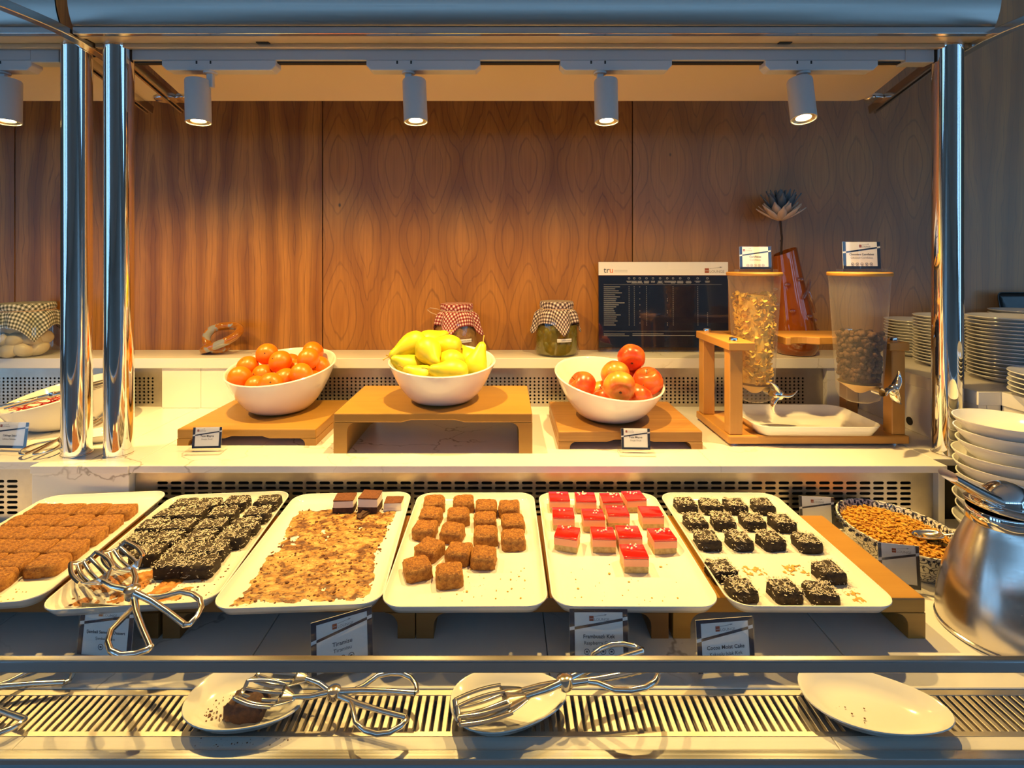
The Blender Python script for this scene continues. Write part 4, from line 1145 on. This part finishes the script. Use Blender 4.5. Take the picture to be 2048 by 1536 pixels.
def jar(loc, r, h, lid_r, contents, mat_c, cover, seed, label, half, lab_txt, lab_ang, flare=.35, loop=False):
    t = thing('preserve_jar', label, 'jar', loc, 0, 'jars with tied gingham covers')
    gz = h*.80
    MB().lathe([(0, .001), (r*.80, .001), (r*.93, .004), (r, .018), (r, gz*.80), (r*.93, gz*.92), (lid_r*.96, gz), (lid_r*.96, h*.93)], 44).build('glass_jar', M['jar_glass'], t)
    MB().lathe([(0, h*.90), (lid_r*.99, h*.90), (lid_r*.99, h*.985), (0, h*.985)], 32).build('lid', plain('jar_lid', (.35, .3, .25), .4, .5), t)
    if contents == 'solid':
        MB().lathe([(0, .003), (r*.78, .003), (r*.91, .006), (r*.975, .02), (r*.975, gz*.74), (r*.9, gz*.80), (0, gz*.80)], 40).build('filling', mat_c, t)
    elif contents == 'pickles':
        MB().lathe([(0, .003), (r*.76, .003), (r*.90, .008), (r*.93, .02), (r*.93, gz*.72), (0, gz*.72)], 40).build('brine', M['brine'], t)
        rnd = random.Random(seed)
        for k in range(12):
            a = -PI/2 + (k % 6 - 2.5)*.42; z = .03 + (k//6)*.048 + rnd.uniform(0, .014)
            MB().ball((r*.70*math.cos(a), r*.70*math.sin(a), z), .021, 12, 8, 0, (1, 1, 1.15)).build('pickle', mat_c, t)
    else:
        rnd = random.Random(seed)
        for k in range(14):
            a = -PI/2 + (k % 5 - 2)*.62 + (k//5)*.3; z = .028 + (k//5)*.036; q = .62 if k < 10 else .5
            o = MB().ball((0, 0, 0), .026, 14, 10, 0, (1.35, .95, .95)).build('egg', mat_c, t, loc=(r*q*math.cos(a), r*q*math.sin(a), z), rot=(rnd.uniform(-.4, .4), rnd.uniform(-.5, .5), a + PI/2))
    cloth_cover(t, lid_r*1.06, h, h*.13, 0, half, cover, seed, flare)
    if lab_txt:
        a = lab_ang; rr = r + .0012; nseg = 8; wl = .052; hl = .0115; rows = [[], []]
        for k in range(nseg+1):
            b = a - wl/2/r + wl/r*k/nseg
            rows[0].append((rr*math.cos(b), rr*math.sin(b), .0)); rows[1].append((rr*math.cos(b), rr*math.sin(b), hl))
        lb = MB().grid(rows).build('paper_label', M['paper'], t, loc=(0, 0, gz*.36))
        tx_ = text(lb, lab_txt, .0050, (rr+.0008)*math.cos(a), .0035, (rr+.0008)*math.sin(a), M['ink'], bold=.00006)
        tx_.rotation_euler = (PI/2, 0, a + PI/2)
    if loop:
        zt_ = h*.87
        pts = [(-lid_r*1.03, -.01, zt_), (-lid_r*1.3, -.015, zt_+.006), (-lid_r*1.75, -.02, zt_+.010), (-lid_r*1.95, -.02, zt_+.004), (-lid_r*1.7, -.022, zt_-.006), (-lid_r*1.3, -.02, zt_-.014), (-lid_r*1.1, -.018, zt_-.02)]
        MB().tube(pts, .0016, 6).build('string_loop', M['string'], t)
    return t
jar((-.170, 1.850, ZS), .072, .178, .052, 'solid', M['paste'], M['g_red'], 2, 'brown preserve jar with red gingham cover behind the pears', .134, 'DECORATION PURPOSE', R_(-62), .55, True)
jar((.182, 1.852, ZS), .078, .186, .054, 'pickles', M['pickle'], M['g_navy'], 5, 'green pickle jar with dark gingham cover beside the menu board', .134, 'DECORATION PURPOSE', R_(-75), .50)
jar((-1.672, 1.835, ZS), .098, .182, .074, 'eggs', M['jar_egg'], M['g_green'], 3, 'wide jar of pale eggs under green gingham beyond the paired posts', .158, 'DECORATION', R_(-125), .40)

# ------------------------------------------------------------------ knotted glass sculpture
pts = []
for k in range(120):
    t_ = 4*PI*k/120
    a = t_ - .6
    R2 = .046 + .017*math.cos(t_/2)
    pts.append((R2*math.cos(a)*1.02 - .018*(1-math.cos(t_/2))*.5, R2*math.sin(a)*.62, .042 + .018*math.sin(a + .4) + .034*math.sin(t_/2 + .7) + .010*(math.cos(a) < 0)*(-math.cos(a))*math.sin(t_/2+.7)))
zmin = min(p[2] for p in pts)
pts = [(x, y, z - zmin + .0125) for x, y, z in pts]
kn = MB().tube(pts, .0145, 14, True).build('glass_knot', M['knot'], None, 80, loc=((444-CX)*1.865/F, 1.862, ZS))
tag(kn, 'glossy brown and grey knotted glass ornament on the back shelf', 'ornament')

# ------------------------------------------------------------------ amber vase and flower
vx, vy = 1.030, 1.858
vt = thing('amber_vase', 'leaning amber glass vase with clear glass beads behind the dispensers', 'vase', (vx, vy, ZS))
prof = [(.0, .050, 0), (.003, .062, 0), (.030, .071, 0), (.075, .070, -.003), (.13, .064, -.010), (.19, .056, -.018), (.25, .049, -.026), (.31, .043, -.034), (.355, .039, -.040)]
loops = []
n = 36
for z, r, dx in prof:
    k = z/.355
    loops.append([(dx + r*math.cos(2*PI*j/n), r*math.sin(2*PI*j/n), z + (.016*math.cos(2*PI*j/n) + .006)*k*k) for j in range(n)])
for z, r, dx in prof[::-1]:
    k = z/.355; r2 = max(r - .004, .01); z2 = max(z, .006)
    loops.append([(dx + r2*math.cos(2*PI*j/n), r2*math.sin(2*PI*j/n), z2 + (.016*math.cos(2*PI*j/n) + .006)*k*k) for j in range(n)])
loops_mesh('vase_body', loops, M['amber'], parent=vt, smooth=70)
rnd = random.Random(4)
for k in range(13):
    z = .05 + k*.018; a = -1.75 + 1.6*math.sin(k*.55) ; r = .071 - .030*max(0, z-.03)/.33
    dx = -.04*z/.355
    MB().ball((dx + (r+.004)*math.cos(a), (r+.004)*math.sin(a), z), .010, 10, 7, 0, (1.2, 1.0, .8)).build('glass_bead', M['amber_clear'], vt, 80)
MB().tube([(-.010, -.060, .20), (.012, -.052, .23), (.030, -.030, .26), (.020, -.04, .225), (.035, -.035, .19), (.055, -.02, .15)], .006, 8).build('glass_trail', M['amber_clear'], vt, 80)
fl = thing('protea_flower', 'wooden flower with cream petals and slate centre on a dark twig', 'flower', (vx - .040, vy, ZS + .21))
fx, fz = -.016, .262
MB().tube([(.006, .004, 0), (-.002, 0, .08), (-.012, .002, .14), (-.010, 0, .20), (fx, 0, fz)], [.004, .0042, .0038, .0036, .004], 8).build('stem', M['twig'], fl)
for z, a in ((.09, 1), (.15, 4), (.19, 2.4), (.12, 5)): MB().ball((-.008 + .005*math.cos(a), .005*math.sin(a), z), .0035, 6, 4).build('stem_node', M['twig'], fl)
def petal(ln, wd, curl, mat, name, az, tilt, base, loc):
    rows = []; mmax = 7
    for i in range(mmax+1):
        f = i/mmax; wdt = wd*(math.sin(PI*min(.97, f*.9+.08))**.7)*(1 if f < .75 else (1-f)/.25*.9+.1)
        s = f*ln
        y = s*math.cos(tilt) + base; z = s*math.sin(tilt) + curl*f*f
        rows.append([(-wdt/2, y, z + .002), (0, y + .001, z), (wdt/2, y, z + .002)])
    mb = MB().grid(rows)
    o = mb.build(name, mat, fl, 70, None, False, loc, (0, 0, az))
    sm = o.modifiers.new('thickness', 'SOLIDIFY'); sm.thickness = .0016
for ring, (cnt, ln, wd, tilt, curl, base) in enumerate(((9, .078, .030, R_(16), .020, .004), (9, .074, .034, R_(32), .014, .006), (8, .070, .034, R_(46), .010, .008))):
    for k in range(cnt):
        petal(ln, wd, curl, M['petal'], 'petal', 2*PI*(k + ring*.5)/cnt, tilt, base, (fx, 0, fz))
for ring, (cnt, ln, tilt, base) in enumerate(((9, .088, R_(58), .012), (8, .092, R_(70), .008), (6, .088, R_(82), .004))):
    for k in range(cnt):
        petal(ln*1.12, .026, -.004, M['petal_dark'], 'inner_petal', 2*PI*(k + ring*.4)/cnt, tilt, base, (fx, 0, fz + .012))
MB().ball((fx, 0, fz + .014), .022, 14, 8, 0, (1, 1, .6)).build('flower_core', M['petal_dark'], fl)

# ------------------------------------------------------------------ cereal dispensers and their wooden stand
def zprism(mb, poly, z0, z1):
    n = len(poly)
    return mb.add([(x, y, z0) for x, y in poly] + [(x, y, z1) for x, y in poly], [tuple(range(n))[::-1], tuple(range(n, 2*n))] + [(i, (i+1) % n, (i+1) % n + n, i+n) for i in range(n)])
SX0, SX1, SY0, SY1 = .602, 1.090, 1.413, 1.655
sx, sy = (SX0+SX1)/2, (SY0+SY1)/2
st = thing('dispenser_stand', 'honey wooden stand holding two cereal dispensers', 'stand', (sx, sy, ZU))
hx, hy = (SX1-SX0)/2, (SY1-SY0)/2
MB().box(-hx, hx, -hy, hy, .006, .028).build('base_board', M['stand_wood_x'], st, None, (.004, 2))
for ax in (-1, 1):
    for ay in (-1, 1):
        cx, cy = ax*(hx-.024), ay*(hy-.026)
        MB().box(cx-.018, cx+.018, cy-.018, cy+.018, .028, .2575).build('post', M['stand_wood'], st, None, (.002, 1))
        MB().lathe([(0, 0), (.014, 0), (.014, .006), (0, .006)], 16, 0, Matrix.Translation((cx, cy, 0))).build('foot', M['chrome'], st)
        MB().lathe([(0, .2795), (.0115, .2795), (.0125, .282), (.0105, .2895), (.006, .291), (0, .291)], 20, 0, Matrix.Translation((cx, cy, 0))).build('screw_cap', M['chrome'], st)
tp = [(SX0, SY0), (.674, SY0), (.674, 1.629)]
tp += [(.674 + .133*k/4, 1.629 + .006*math.sin(PI*k/4)) for k in range(1, 4)] + [(.807, 1.629), (.807, 1.508), (.822, 1.508), (.828, 1.522)]
tp += [(.828 + .062*k/5, 1.522 + .008*math.sin(PI*k/5)) for k in range(1, 5)] + [(.890, 1.518), (.906, 1.508), (.906, 1.515), (1.036, 1.515), (1.036, SY0), (SX1, SY0), (SX1, SY1), (SX0, SY1)]
zprism(MB(), [(x - sx, y - sy) for x, y in tp], .2575, .2795).build('top_board', M['stand_wood_x'], st, None, (.003, 2), True)

def tap(parent, loc, rx, rz, name='tap_handle'):
    h = MB().ball((0, 0, 0), .0155, 16, 10, 0, (1, .8, 1)).build(name, M['chrome'], parent, 80, loc=loc, rot=(0, rx, rz))
    for k in range(3):
        a = 2*PI*k/3
        pts = []; rr = []
        for i in range(9):
            f = i/8; r = .006 + .046*f; b = a + .45*f*f
            pts.append((r*math.cos(b), -.004*f, r*math.sin(b))); rr.append(.012*(1-.15*f) if f < .5 else max(.0022, .0102*(1-(f-.5)*1.75)))
        MB().tube(pts, rr, 10, flat=.42).build('handle_blade', M['chrome'], h, 80)
    return h
def dispenser(X, Y, zb, zt, label, fill):
    t = thing('cereal_dispenser', label, 'dispenser', (X, Y, zb))
    H = zt - zb; r1, r0 = .072, .054
    prof = [(0, 0), (r0*.55, .002), (r0*.88, .012), (r0*1.0, .030)]
    prof += [(r0 + (r1-r0)*f, .03 + (H-.05)*f) for f in (.1, .25, .4, .55, .7, .85, .93)] + [(r1, H-.02), (r1*1.02, H-.018), (r1*1.02, H-.009)]
    MB().lathe(prof, 48).build('container', M['frost'], t, 70)
    MB().lathe([(0, H-.009), (r1*1.05, H-.009), (r1*1.07, H-.006), (r1*1.07, H-.001), (r1*1.04, H+.001), (0, H+.001)], 48).build('lid', M['stand_wood_x'], t)
    MB().lathe([(.011, 0), (.011, .030)], 16, 0, Matrix.Translation((.022, -.030, .040)) @ Matrix.Rotation(PI/2, 4, 'X')).build('spindle', M['chrome'], t)
    MB().lathe([(r0*.2, .026), (r0*.93, .052), (r0*.96, .054)], 32).build('funnel', plain('amber_funnel', (.62, .40, .12), .3), t)
    return t, r0, r1, H
zbl, zbr = 1.131, 1.162
tL, r0, r1, HL = dispenser(.740, 1.560, zbl, 1.513, 'frosted dispenser full of yellow cornflakes', 'flakes')
tR, _, _, HR = dispenser(.971, 1.440, zbr, 1.516, 'frosted dispenser part filled with brown chocolate puffs', 'balls')
tap(tL, (.030, -.082, .040), .2, 0); tap(tR, (.040, -.074, .050), -.75, .55)
def rad_at(z, H): return r0 + (r1-r0)*max(0, min(1, (z-.03)/(H-.05)))
rnd = random.Random(11); cf = MB()
for _ in range(950):
    z = .062 + rnd.random()*(HL-.125)
    R2 = rad_at(z, HL) - .0125
    a = rnd.uniform(0, 2*PI); rr = R2*math.sqrt(rnd.uniform(.55, 1.0))
    q = Matrix.Translation((rr*math.cos(a), rr*math.sin(a), z)) @ Matrix.Rotation(rnd.uniform(0, 6.3), 4, 'Z') @ Matrix.Rotation(rnd.uniform(-1.1, 1.1) + (PI/2 if rnd.random() < .3 else 0), 4, 'X') @ Matrix.Rotation(rnd.uniform(-.7, .7), 4, 'Y')
    s = rnd.uniform(.0065, .0105); cu = rnd.uniform(.15, .5)*s
    ring = [(s*rnd.uniform(.85, 1.1)*math.cos(2*PI*k/7), s*rnd.uniform(.7, 1.0)*math.sin(2*PI*k/7), cu*math.cos(4*PI*k/7)) for k in range(7)]
    cf.add([(0, 0, -cu*.6)] + ring, [(0, 1+k, 1+(k+1) % 7) for k in range(7)], 0, q)
core = [(0, .058), (rad_at(.058, HL)*.72, .058), (rad_at(HL*.8, HL)*.72, HL-.068), (0, HL-.062)]
cf.lathe(core, 20)
tag(cf.build('cornflakes', M['flake'], None, 50, loc=(.740, 1.560, zbl)), 'yellow cornflakes filling the frosted dispenser', 'cereal', None, 'stuff')
cb = MB(); rnd = random.Random(12)
for _ in range(520):
    z = .062 + rnd.random()*.130
    R2 = rad_at(z, HR) - .0095; a = rnd.uniform(0, 2*PI); rr = R2*math.sqrt(rnd.uniform(.35, 1.0)) if z < .175 else R2*math.sqrt(rnd.random())
    cb.ball((rr*math.cos(a), rr*math.sin(a), z), rnd.uniform(.0066, .0082), 8, 5)
cb.lathe([(0, .058), (rad_at(.058, HR)*.7, .058), (rad_at(.18, HR)*.72, .180), (0, .182)], 20)
tag(cb.build('chocolate_puffs', M['choc_ball'], None, 70, loc=(.971, 1.440, zbr)), 'brown chocolate cereal puffs inside the frosted dispenser', 'cereal', None, 'stuff')
card((.738, 1.545, 1.5142), R_(0), .092, .066, [('Cornflakes', .0080, .034, K, .0001), ('Cornflakes', .0075, .025, M['print_grey'], 0)], 'card reading Cornflakes on the dispenser lid', .06, (.030, .009), -.036, 5)
card((.970, 1.425, 1.5172), R_(-2), .100, .073, [('Chocolate Cornflakes', .0074, .037, K, .0001), ('Çikolatalı Cornflakes', .0070, .028, M['print_grey'], 0)], 'card reading Chocolate Cornflakes on the dispenser lid', .06, (.030, .009), -.006, 5)
dt = loops_mesh('drip_tray', tray_mesh(.345, .222, .030, .045, .018), M['ceramic'], loc=(.846, 1.505, ZU + .0282), rot=(0, 0, R_(-1)))
tag(dt, 'empty white rounded tray on the dispenser stand base', 'tray')

# ------------------------------------------------------------------ plates, bowls, black tray on the side shelf
def plate_prof(r): return [(0, .002), (r*.55, .002), (r*.58, 0), (r*.64, 0), (r*.70, .004), (r*.97, .0145), (r, .0155), (r*.995, .0172), (r*.95, .0165), (r*.68, .0075), (r*.60, .0055), (0, .005)]
def stack(X, Y, z, r, cnt, pitch, where, grp):
    me = MB().lathe(plate_prof(r), 48).mesh('dinner_plate', M['plate'], 50)
    for k in range(cnt):
        o = put('dinner_plate', me, None, (X + random.uniform(-.0012, .0012), Y + random.uniform(-.0012, .0012), z + k*pitch))
        lab = ('white plate on top of ' if k == cnt-1 else 'white plate at the bottom of ' if k == 0 else 'white plate inside ') + where
        tag(o, lab, 'plate', grp)
stack(1.440, 1.835, ZS + .0003, .095, 12, .0098, 'the low stack nearest the amber vase', 'plates in the low back stack')
stack(1.396, 1.645, ZS + .0003, .095, 16, .0094, 'the stack just behind the lone chrome post', 'plates in the stack behind the post')
stack(1.402, 1.448, ZS + .0003, .100, 17, .0100, 'the tall stack beside the lone chrome post', 'plates in the tall stack')
stack(1.318, 1.235, ZS + .0003, .100, 5, .0115, 'the short stack above the piled bowls', 'plates in the short stack')
stack(1.745, 1.760, ZS + .0003, .095, 16, .0098, 'the stack before the leaning black tray', 'plates in the stack before the black tray')
bt = loops_mesh('black_tray', [[(x, -y, z) for x, y, z in L] for L in tray_mesh(.42, .215, .018, .02)], M['black_gloss'], loc=(1.985, 1.890, ZS + .108), rot=(R_(78), 0, 0))
tag(bt, 'black tray leaning on the wood wall behind the plates', 'tray')
def bowl_prof(r, h): return [(0, .003), (r*.40, .003), (r*.42, 0), (r*.50, 0), (r*.54, .004), (r*.78, h*.40), (r*.94, h*.80), (r*1.0, h*.96), (r*1.0, h), (r*.975, h), (r*.91, h*.80), (r*.75, h*.42), (r*.5, .009), (0, .007)]
def bowls(X, Y, z, r, h, cnt, pitch, where, grp):
    me = MB().lathe(bowl_prof(r, h), 48).mesh('soup_bowl', M['plate'], 50)
    for k in range(cnt):
        o = put('soup_bowl', me, None, (X + .004*math.sin(k*1.9), Y + .003*math.cos(k*2.3), z + k*pitch))
        lab = ('white bowl on top of ' if k == cnt-1 else 'white bowl at the bottom of ' if k == 0 else 'white bowl nested inside ') + where
        tag(o, lab, 'bowl', grp)
bowls(1.142, 1.195, ZL + .0003, .094, .050, 10, .0262, 'the tall pile behind the steel carafe', 'bowls in the tall pile')
bowls(1.290, 1.072, ZL + .0003, .080, .048, 7, .0265, 'the shorter pile next to the tall bowl pile', 'bowls in the shorter pile')

# ------------------------------------------------------------------ steel carafe
cr = thing('steel_carafe', 'brushed steel vacuum carafe with chrome lid and spout', 'carafe', (.868, .918, ZL))
MB().lathe([(0, 0), (.090, 0), (.0925, .002), (.0925, .006), (.0905, .0075)], 56).build('base_ring', M['steel_rail'], cr)
MB().lathe([(.0900, .0075), (.0910, .020), (.0905, .040), (.0865, .070), (.0795, .100), (.0705, .130), (.0610, .155), (.0530, .175), (.0480, .188), (.0470, .192)], 56).build('body', M['carafe_steel'], cr, 70)
MB().lathe([(.0470, .191), (.0490, .193), (.0495, .212), (.0480, .2145)], 56).build('collar', M['chrome'], cr, 60)
lid = []
for r, z in ((.0485, .0), (.0520, .003), (.0520, .007), (.0470, .011)):
    lid.append([(r*math.cos(2*PI*k/48), r*math.sin(2*PI*k/48), z) for k in range(48)])
lo = loops_mesh('lid', lid, M['chrome'], parent=cr, loc=(0, 0, .2145), rot=(0, R_(9), 0), smooth=50)
MB().ball((0, 0, 0), .040, 28, 12, 0, (1.05, .85, .95)).build('lid_dome', M['chrome'], lo, 80, loc=(.006, 0, .012))
rows = []
for k in range(9):
    f = k/8; x = -.030 - .072*f; wd = .036*(1-.42*f); z = .006 + .030*f**1.1; hh = .026*(1 - .35*f)
    rows.append([(x, wd*math.cos(a), z + hh*.5 + hh*.5*math.sin(a)) for a in [2*PI*j/16 for j in range(16)]])
sp = MB().grid(rows, True); sp.f += [tuple(range(16))[::-1], tuple(8*16+j for j in range(16))]; sp.m += [0, 0]
sp.build('spout', M['chrome'], lo, 60, None, True)
MB().tube([(.045, 0, .205), (.075, 0, .222), (.110, 0, .215), (.132, 0, .180), (.135, 0, .130), (.120, 0, .075), (.096, 0, .045)], [.010, .011, .011, .0115, .0115, .011, .009], 12, flat=1.4).build('handle', M['chrome'], cr, 70)

# ------------------------------------------------------------------ oval patterned dish with golden crunch
od = thing('patterned_dish', 'oval white dish with blue floral pattern holding golden crumble', 'dish', (.862, 1.153, ZL), R_(4))
def oval(a, b, z, n=56): return [(a*math.cos(2*PI*k/n), b*math.sin(2*PI*k/n), z) for k in range(n)]
A_, B_ = .104, .134
L1 = [oval(A_*.62, B_*.68, 0), oval(A_*.70, B_*.75, .001), oval(A_*.80, B_*.84, .018), oval(A_*.90, B_*.92, .042), oval(A_*.97, B_*.975, .060), oval(A_, B_, .064), oval(A_*1.0, B_*1.0, .0665), oval(A_*.965, B_*.97, .0665),
      oval(A_*.94, B_*.95, .056), oval(A_*.86, B_*.89, .030), oval(A_*.70, B_*.76, .008)]
loops_mesh('dish_body', L1, M['pattern'], parent=od, smooth=60)
me = MB().ball((0, 0, 0), .0052, 8, 5, 0, (1, .5, .8)).mesh('rim_motif', M['pattern_dark'], 70)
for k in range(40):
    a = 2*PI*k/40
    put('rim_motif', me, od, (A_*.955*math.cos(a), B_*.962*math.sin(a), .0605), (0, 0, a))
    put('rim_motif', me, od, (A_*.968*math.cos(a+.08), B_*.973*math.sin(a+.08), .0555), (0, 0, a))
cm = MB(); rnd = random.Random(21)
rows = []
for i in range(7):
    f = i/6
    rows.append([(A_*.90*f*math.cos(2*PI*k/40), B_*.92*f*math.sin(2*PI*k/40), .060 - .014*f**3 + .003*mnoise.noise(Vector((f*9, k*.7, 1)))) for k in range(40)])
cm.grid(rows, True)
for _ in range(1500):
    f = math.sqrt(rnd.random()); a = rnd.uniform(0, 2*PI); s = rnd.uniform(.0016, .0048)
    cm.ball((A_*.88*f*math.cos(a), B_*.90*f*math.sin(a), .061 - .012*f**3 + rnd.uniform(-.002, .005)), s, 5, 3, 0, (rnd.uniform(.6, 1.6), rnd.uniform(.6, 1.6), rnd.uniform(.4, .9)))
tag(cm.build('golden_crumble', M['crunch'], None, 40, loc=(.862, 1.153, ZL + .0005), rot=(0, 0, R_(4))), 'golden fried crumble heaped in the patterned oval dish', 'food', None, 'stuff')
def spoon(loc, rot, label):
    t = thing('serving_spoon', label, 'spoon', loc, 0, None, rot)
    rows = []
    for i in range(11):
        f = i/10; x = -.028 + .056*f; wd = .0185*math.sqrt(max(.0, 1-(2*f-1)**2))**.8 + .0004
        rows.append([(x, wd*math.cos(PI*j/10), -.009*math.sqrt(max(0, 1-(2*f-1)**2))*math.sin(PI*j/10)) for j in range(11)])
    o = MB().grid(rows).build('spoon_bowl', M['tong_steel'], t, 80)
    sm = o.modifiers.new('thickness', 'SOLIDIFY'); sm.thickness = .0012
    MB().tube([(.026, 0, -.001), (.05, 0, .003), (.09, 0, .008), (.15, 0, .006)], [.0030, .0026, .0030, .0045], 8, flat=.45).build('spoon_handle', M['tong_steel'], t, 70)
p = WD(1856, 1072, 1.105)
spoon((p.x, p.y, ZL + .074), (R_(0), R_(-12), R_(-30)), 'steel spoon lying on the golden crumble')

# ------------------------------------------------------------------ spoon rests along the grate
def rest(px_, py_, a, b, rz, label, tri=.10, z=ZL + .0002):
    c = WZ(px_, py_, z + .012)
    def ring(s, zz, n=48):
        out = []
        for k in range(n):
            t_ = 2*PI*k/n; rr = 1 + tri*math.cos(3*t_)*.55 + .04*math.cos(t_)
            out.append((a*s*rr*math.cos(t_), b*s*rr*math.sin(t_), zz))
        return out
    L_ = [ring(.52, 0), ring(.60, .001), ring(.82, .010), ring(.97, .021), ring(1.0, .0225), ring(.99, .0240), ring(.95, .0235), ring(.80, .0130), ring(.62, .0065), ring(.45, .0055)]
    o = loops_mesh('spoon_rest', L_, M['ceramic'], loc=(c.x, c.y, z), rot=(0, 0, rz), smooth=60)
    return tag(o, label, 'plate', 'white spoon rests along the grate'), c
_, c1 = rest(482, 1408, .0850, .0560, R_(-8), 'white spoon rest smeared with chocolate, tongs on it')
_, c2 = rest(1007, 1411, .0840, .0545, R_(8), 'clean white spoon rest holding slotted tongs')
_, c3 = rest(1733, 1412, .0960, .0580, R_(-14), 'white spoon rest with a few crumbs and no tongs')
o = rough_box(.052, .040, .020, 300, 8, .004, 3, .004).build('cake_lump', [M['tira_sponge']]*2, None, 60, loc=(c1.x + .012, c1.y - .006, ZL + .0065), rot=(0, 0, -.1))
tag(o, 'dark chocolate cake lump squashed on the spoon rest under the tongs', 'cake scrap')
crumbs('cake_crumbs', M['crumb_brown'], c1.x - .030, c1.y, .050, .045, 60, 31, 'brown crumbs on the chocolate smeared spoon rest', ZL + .0065, .0004, .0018)
crumbs('cake_crumbs', M['crumb_brown'], c3.x - .030, c3.y - .010, .06, .030, 14, 32, 'few brown crumbs on the spoon rest without tongs', ZL + .0075, .0004, .0016)
crumbs('cake_crumbs', M['crumb_brown'], c1.x + .02, .7065, .14, .014, 40, 33, 'brown crumbs on the white strip before the chocolate smeared spoon rest', ZL, .0003, .0012)
rest(-33, 848, .085, .060, R_(15), 'white spoon rest at the foot of the slanted salad bowl', .05, ZU + .0002)
rest(200, 872, .050, .045, R_(0), 'small white spoon rest between the paired chrome posts', .05, ZU + .0002)

# ------------------------------------------------------------------ tongs
def tongs(loc, rot, label, open_h=.006, open_t=.006, sc=1.0):
    t = thing('serving_tongs', label, 'tongs', loc, 0, 'slotted steel tongs', rot)
    t.scale = (sc, sc, sc)
    for s in (-1, 1):
        zo = .0022*s
        y1 = .010 + open_h
        inner = [(.012, s*.002, zo), (.04, s*(.004 + .30*y1), zo), (.08, s*(.004 + .65*y1), zo), (.118, s*(.003 + y1), zo*.5)]
        arm = MB().tube([(-.055, -s*(.006+open_t), zo), (-.03, -s*(.006+open_t*.6), zo), (-.010, -s*.004, zo), (.0, 0, zo)] + inner, [.0034, .0040, .0044, .0048, .0046, .0042, .0038, .0038], 8)
        yb = .003 + y1
        loop = [(.118, s*yb, zo*.5), (.121, s*(yb+.004), 0), (.116, s*(yb+.015), 0), (.104, s*(yb+.026), 0), (.088, s*(yb+.031), 0), (.070, s*(yb+.029), 0), (.052, s*(yb+.021), 0), (.038, s*(.012+.4*y1), 0), (.030, s*(.005+.25*y1), zo)]
        arm.tube(loop, .0036, 8)
        a = arm.build('arm', M['tong_steel'], t, 70)
        # slotted head
        hd = MB(); off = -s*(.007 + open_t)
        rows = []
        for i in range(6):
            f = i/5; x = -.050 - .030*f; wd = .003 + .0165*f**.8
            rows.append([(x, off + wd*v, zo - .005*f*(1 - v*v)*1.4 + .006*f*f*0) for v in (-1, -.5, 0, .5, 1)])
        hd.grid(rows)
        for v in (-1, -.5, 0, .5, 1):
            pts = []
            for i in range(8):
                f = i/7; x = -.078 - .060*f; wd = .0195*(1 + .18*math.sin(PI*f) - .22*f)
                pts.append((x, off + wd*v - s*.000, zo - (.0068*(1-v*v)) - .004*math.sin(PI*f)*(1-v*v)))
            hd.tube(pts, [.0021]*8, 6, flat=.5)
        wd = .0195*.78
        hd.tube([(-.138, off + wd*v, zo - .0068*(1-v*v)) for v in (-1, -.6, -.2, .2, .6, 1)], .0024, 6, flat=.6)
        o = hd.build('slotted_head', M['tong_steel'], a, 60)
        sm = o.modifiers.new('thickness', 'SOLIDIFY'); sm.thickness = .0010
    MB().lathe([(0, -.0075), (.008, -.0075), (.010, -.005), (.010, .0062), (.008, .0075), (.004, .0085), (0, .0085)], 20).build('pivot', M['tong_steel'], t, 50)
    return t
p = WZ(265, 1185, 1.004)
tongs(p, (R_(6), R_(4), R_(-37)), 'open slotted tongs lying across the packed cocoa tray', .006, .012, 1.2)
p = WZ(668, 1386, .932)
tongs(p, (R_(4), R_(1), R_(-9)), 'slotted tongs resting on the chocolate smeared spoon rest', .005, .012, .96)
p = WZ(1130, 1364, .948)
tongs(p, (R_(-8), R_(-3), R_(15)), 'closed slotted tongs resting on the clean spoon rest', .003, .003, 1.12)
tongs((-.790, .770, .916), (0, R_(2), R_(-4)), 'open tongs lying on the grate below the packed semolina tray', .016, .010, 1.05)
tongs((-1.197, 1.428, ZU + .024), (0, R_(6), R_(-91)), 'slotted tongs lying beside the paired chrome posts', .000, .002, .9)

# ------------------------------------------------------------------ slanted salad bowl beyond the posts
SB = Vector((-1.352, 1.600, ZU + .0002))
slant_bowl(SB, .152, .066, .100, .034, R_(35), 'slanted white salad bowl with red shreds beyond the paired posts', 'slanted white salad bowl', 'salad_bowl')
sh = MB(); rnd = random.Random(41)
for _ in range(330):
    c = Vector((rnd.gauss(.020, .060), rnd.gauss(-.01, .045), .046 + abs(rnd.gauss(0, .014))))
    if c.xy.length > .105: continue
    c.z += max(0, c.x)*.35
    a = rnd.uniform(0, 2*PI); ln = rnd.uniform(.012, .030); cv = rnd.uniform(-.012, .012)
    d = Vector((math.cos(a), math.sin(a), rnd.uniform(-.2, .35))); n_ = Vector((-d.y, d.x, 0))
    pts = [c - d*ln, c + n_*cv + Vector((0, 0, .004)), c + d*ln]
    def room(q):                                           # inside the bowl wall at that height
        hh = .100 + .034*math.cos(math.atan2(q.y, q.x) - R_(35))
        return q.z > .010 and q.xy.length < .066 + .086*min(1.0, max(0, q.z)/hh)**(.74/1.38) - .013
    if all(room(q) for q in pts): sh.tube(pts, [.0010, .0016, .0008], 5)
tag(sh.build('red_shreds', M['chili'], None, 60, loc=SB), 'bright red vegetable shreds left in the slanted salad bowl', 'salad', None, 'stuff')
tongs((SB.x + .045, SB.y - .085, ZU + .112), (R_(12), R_(14), R_(-164)), 'slotted tongs dipped in the slanted salad bowl of red shreds', .004, .002, 1.05)
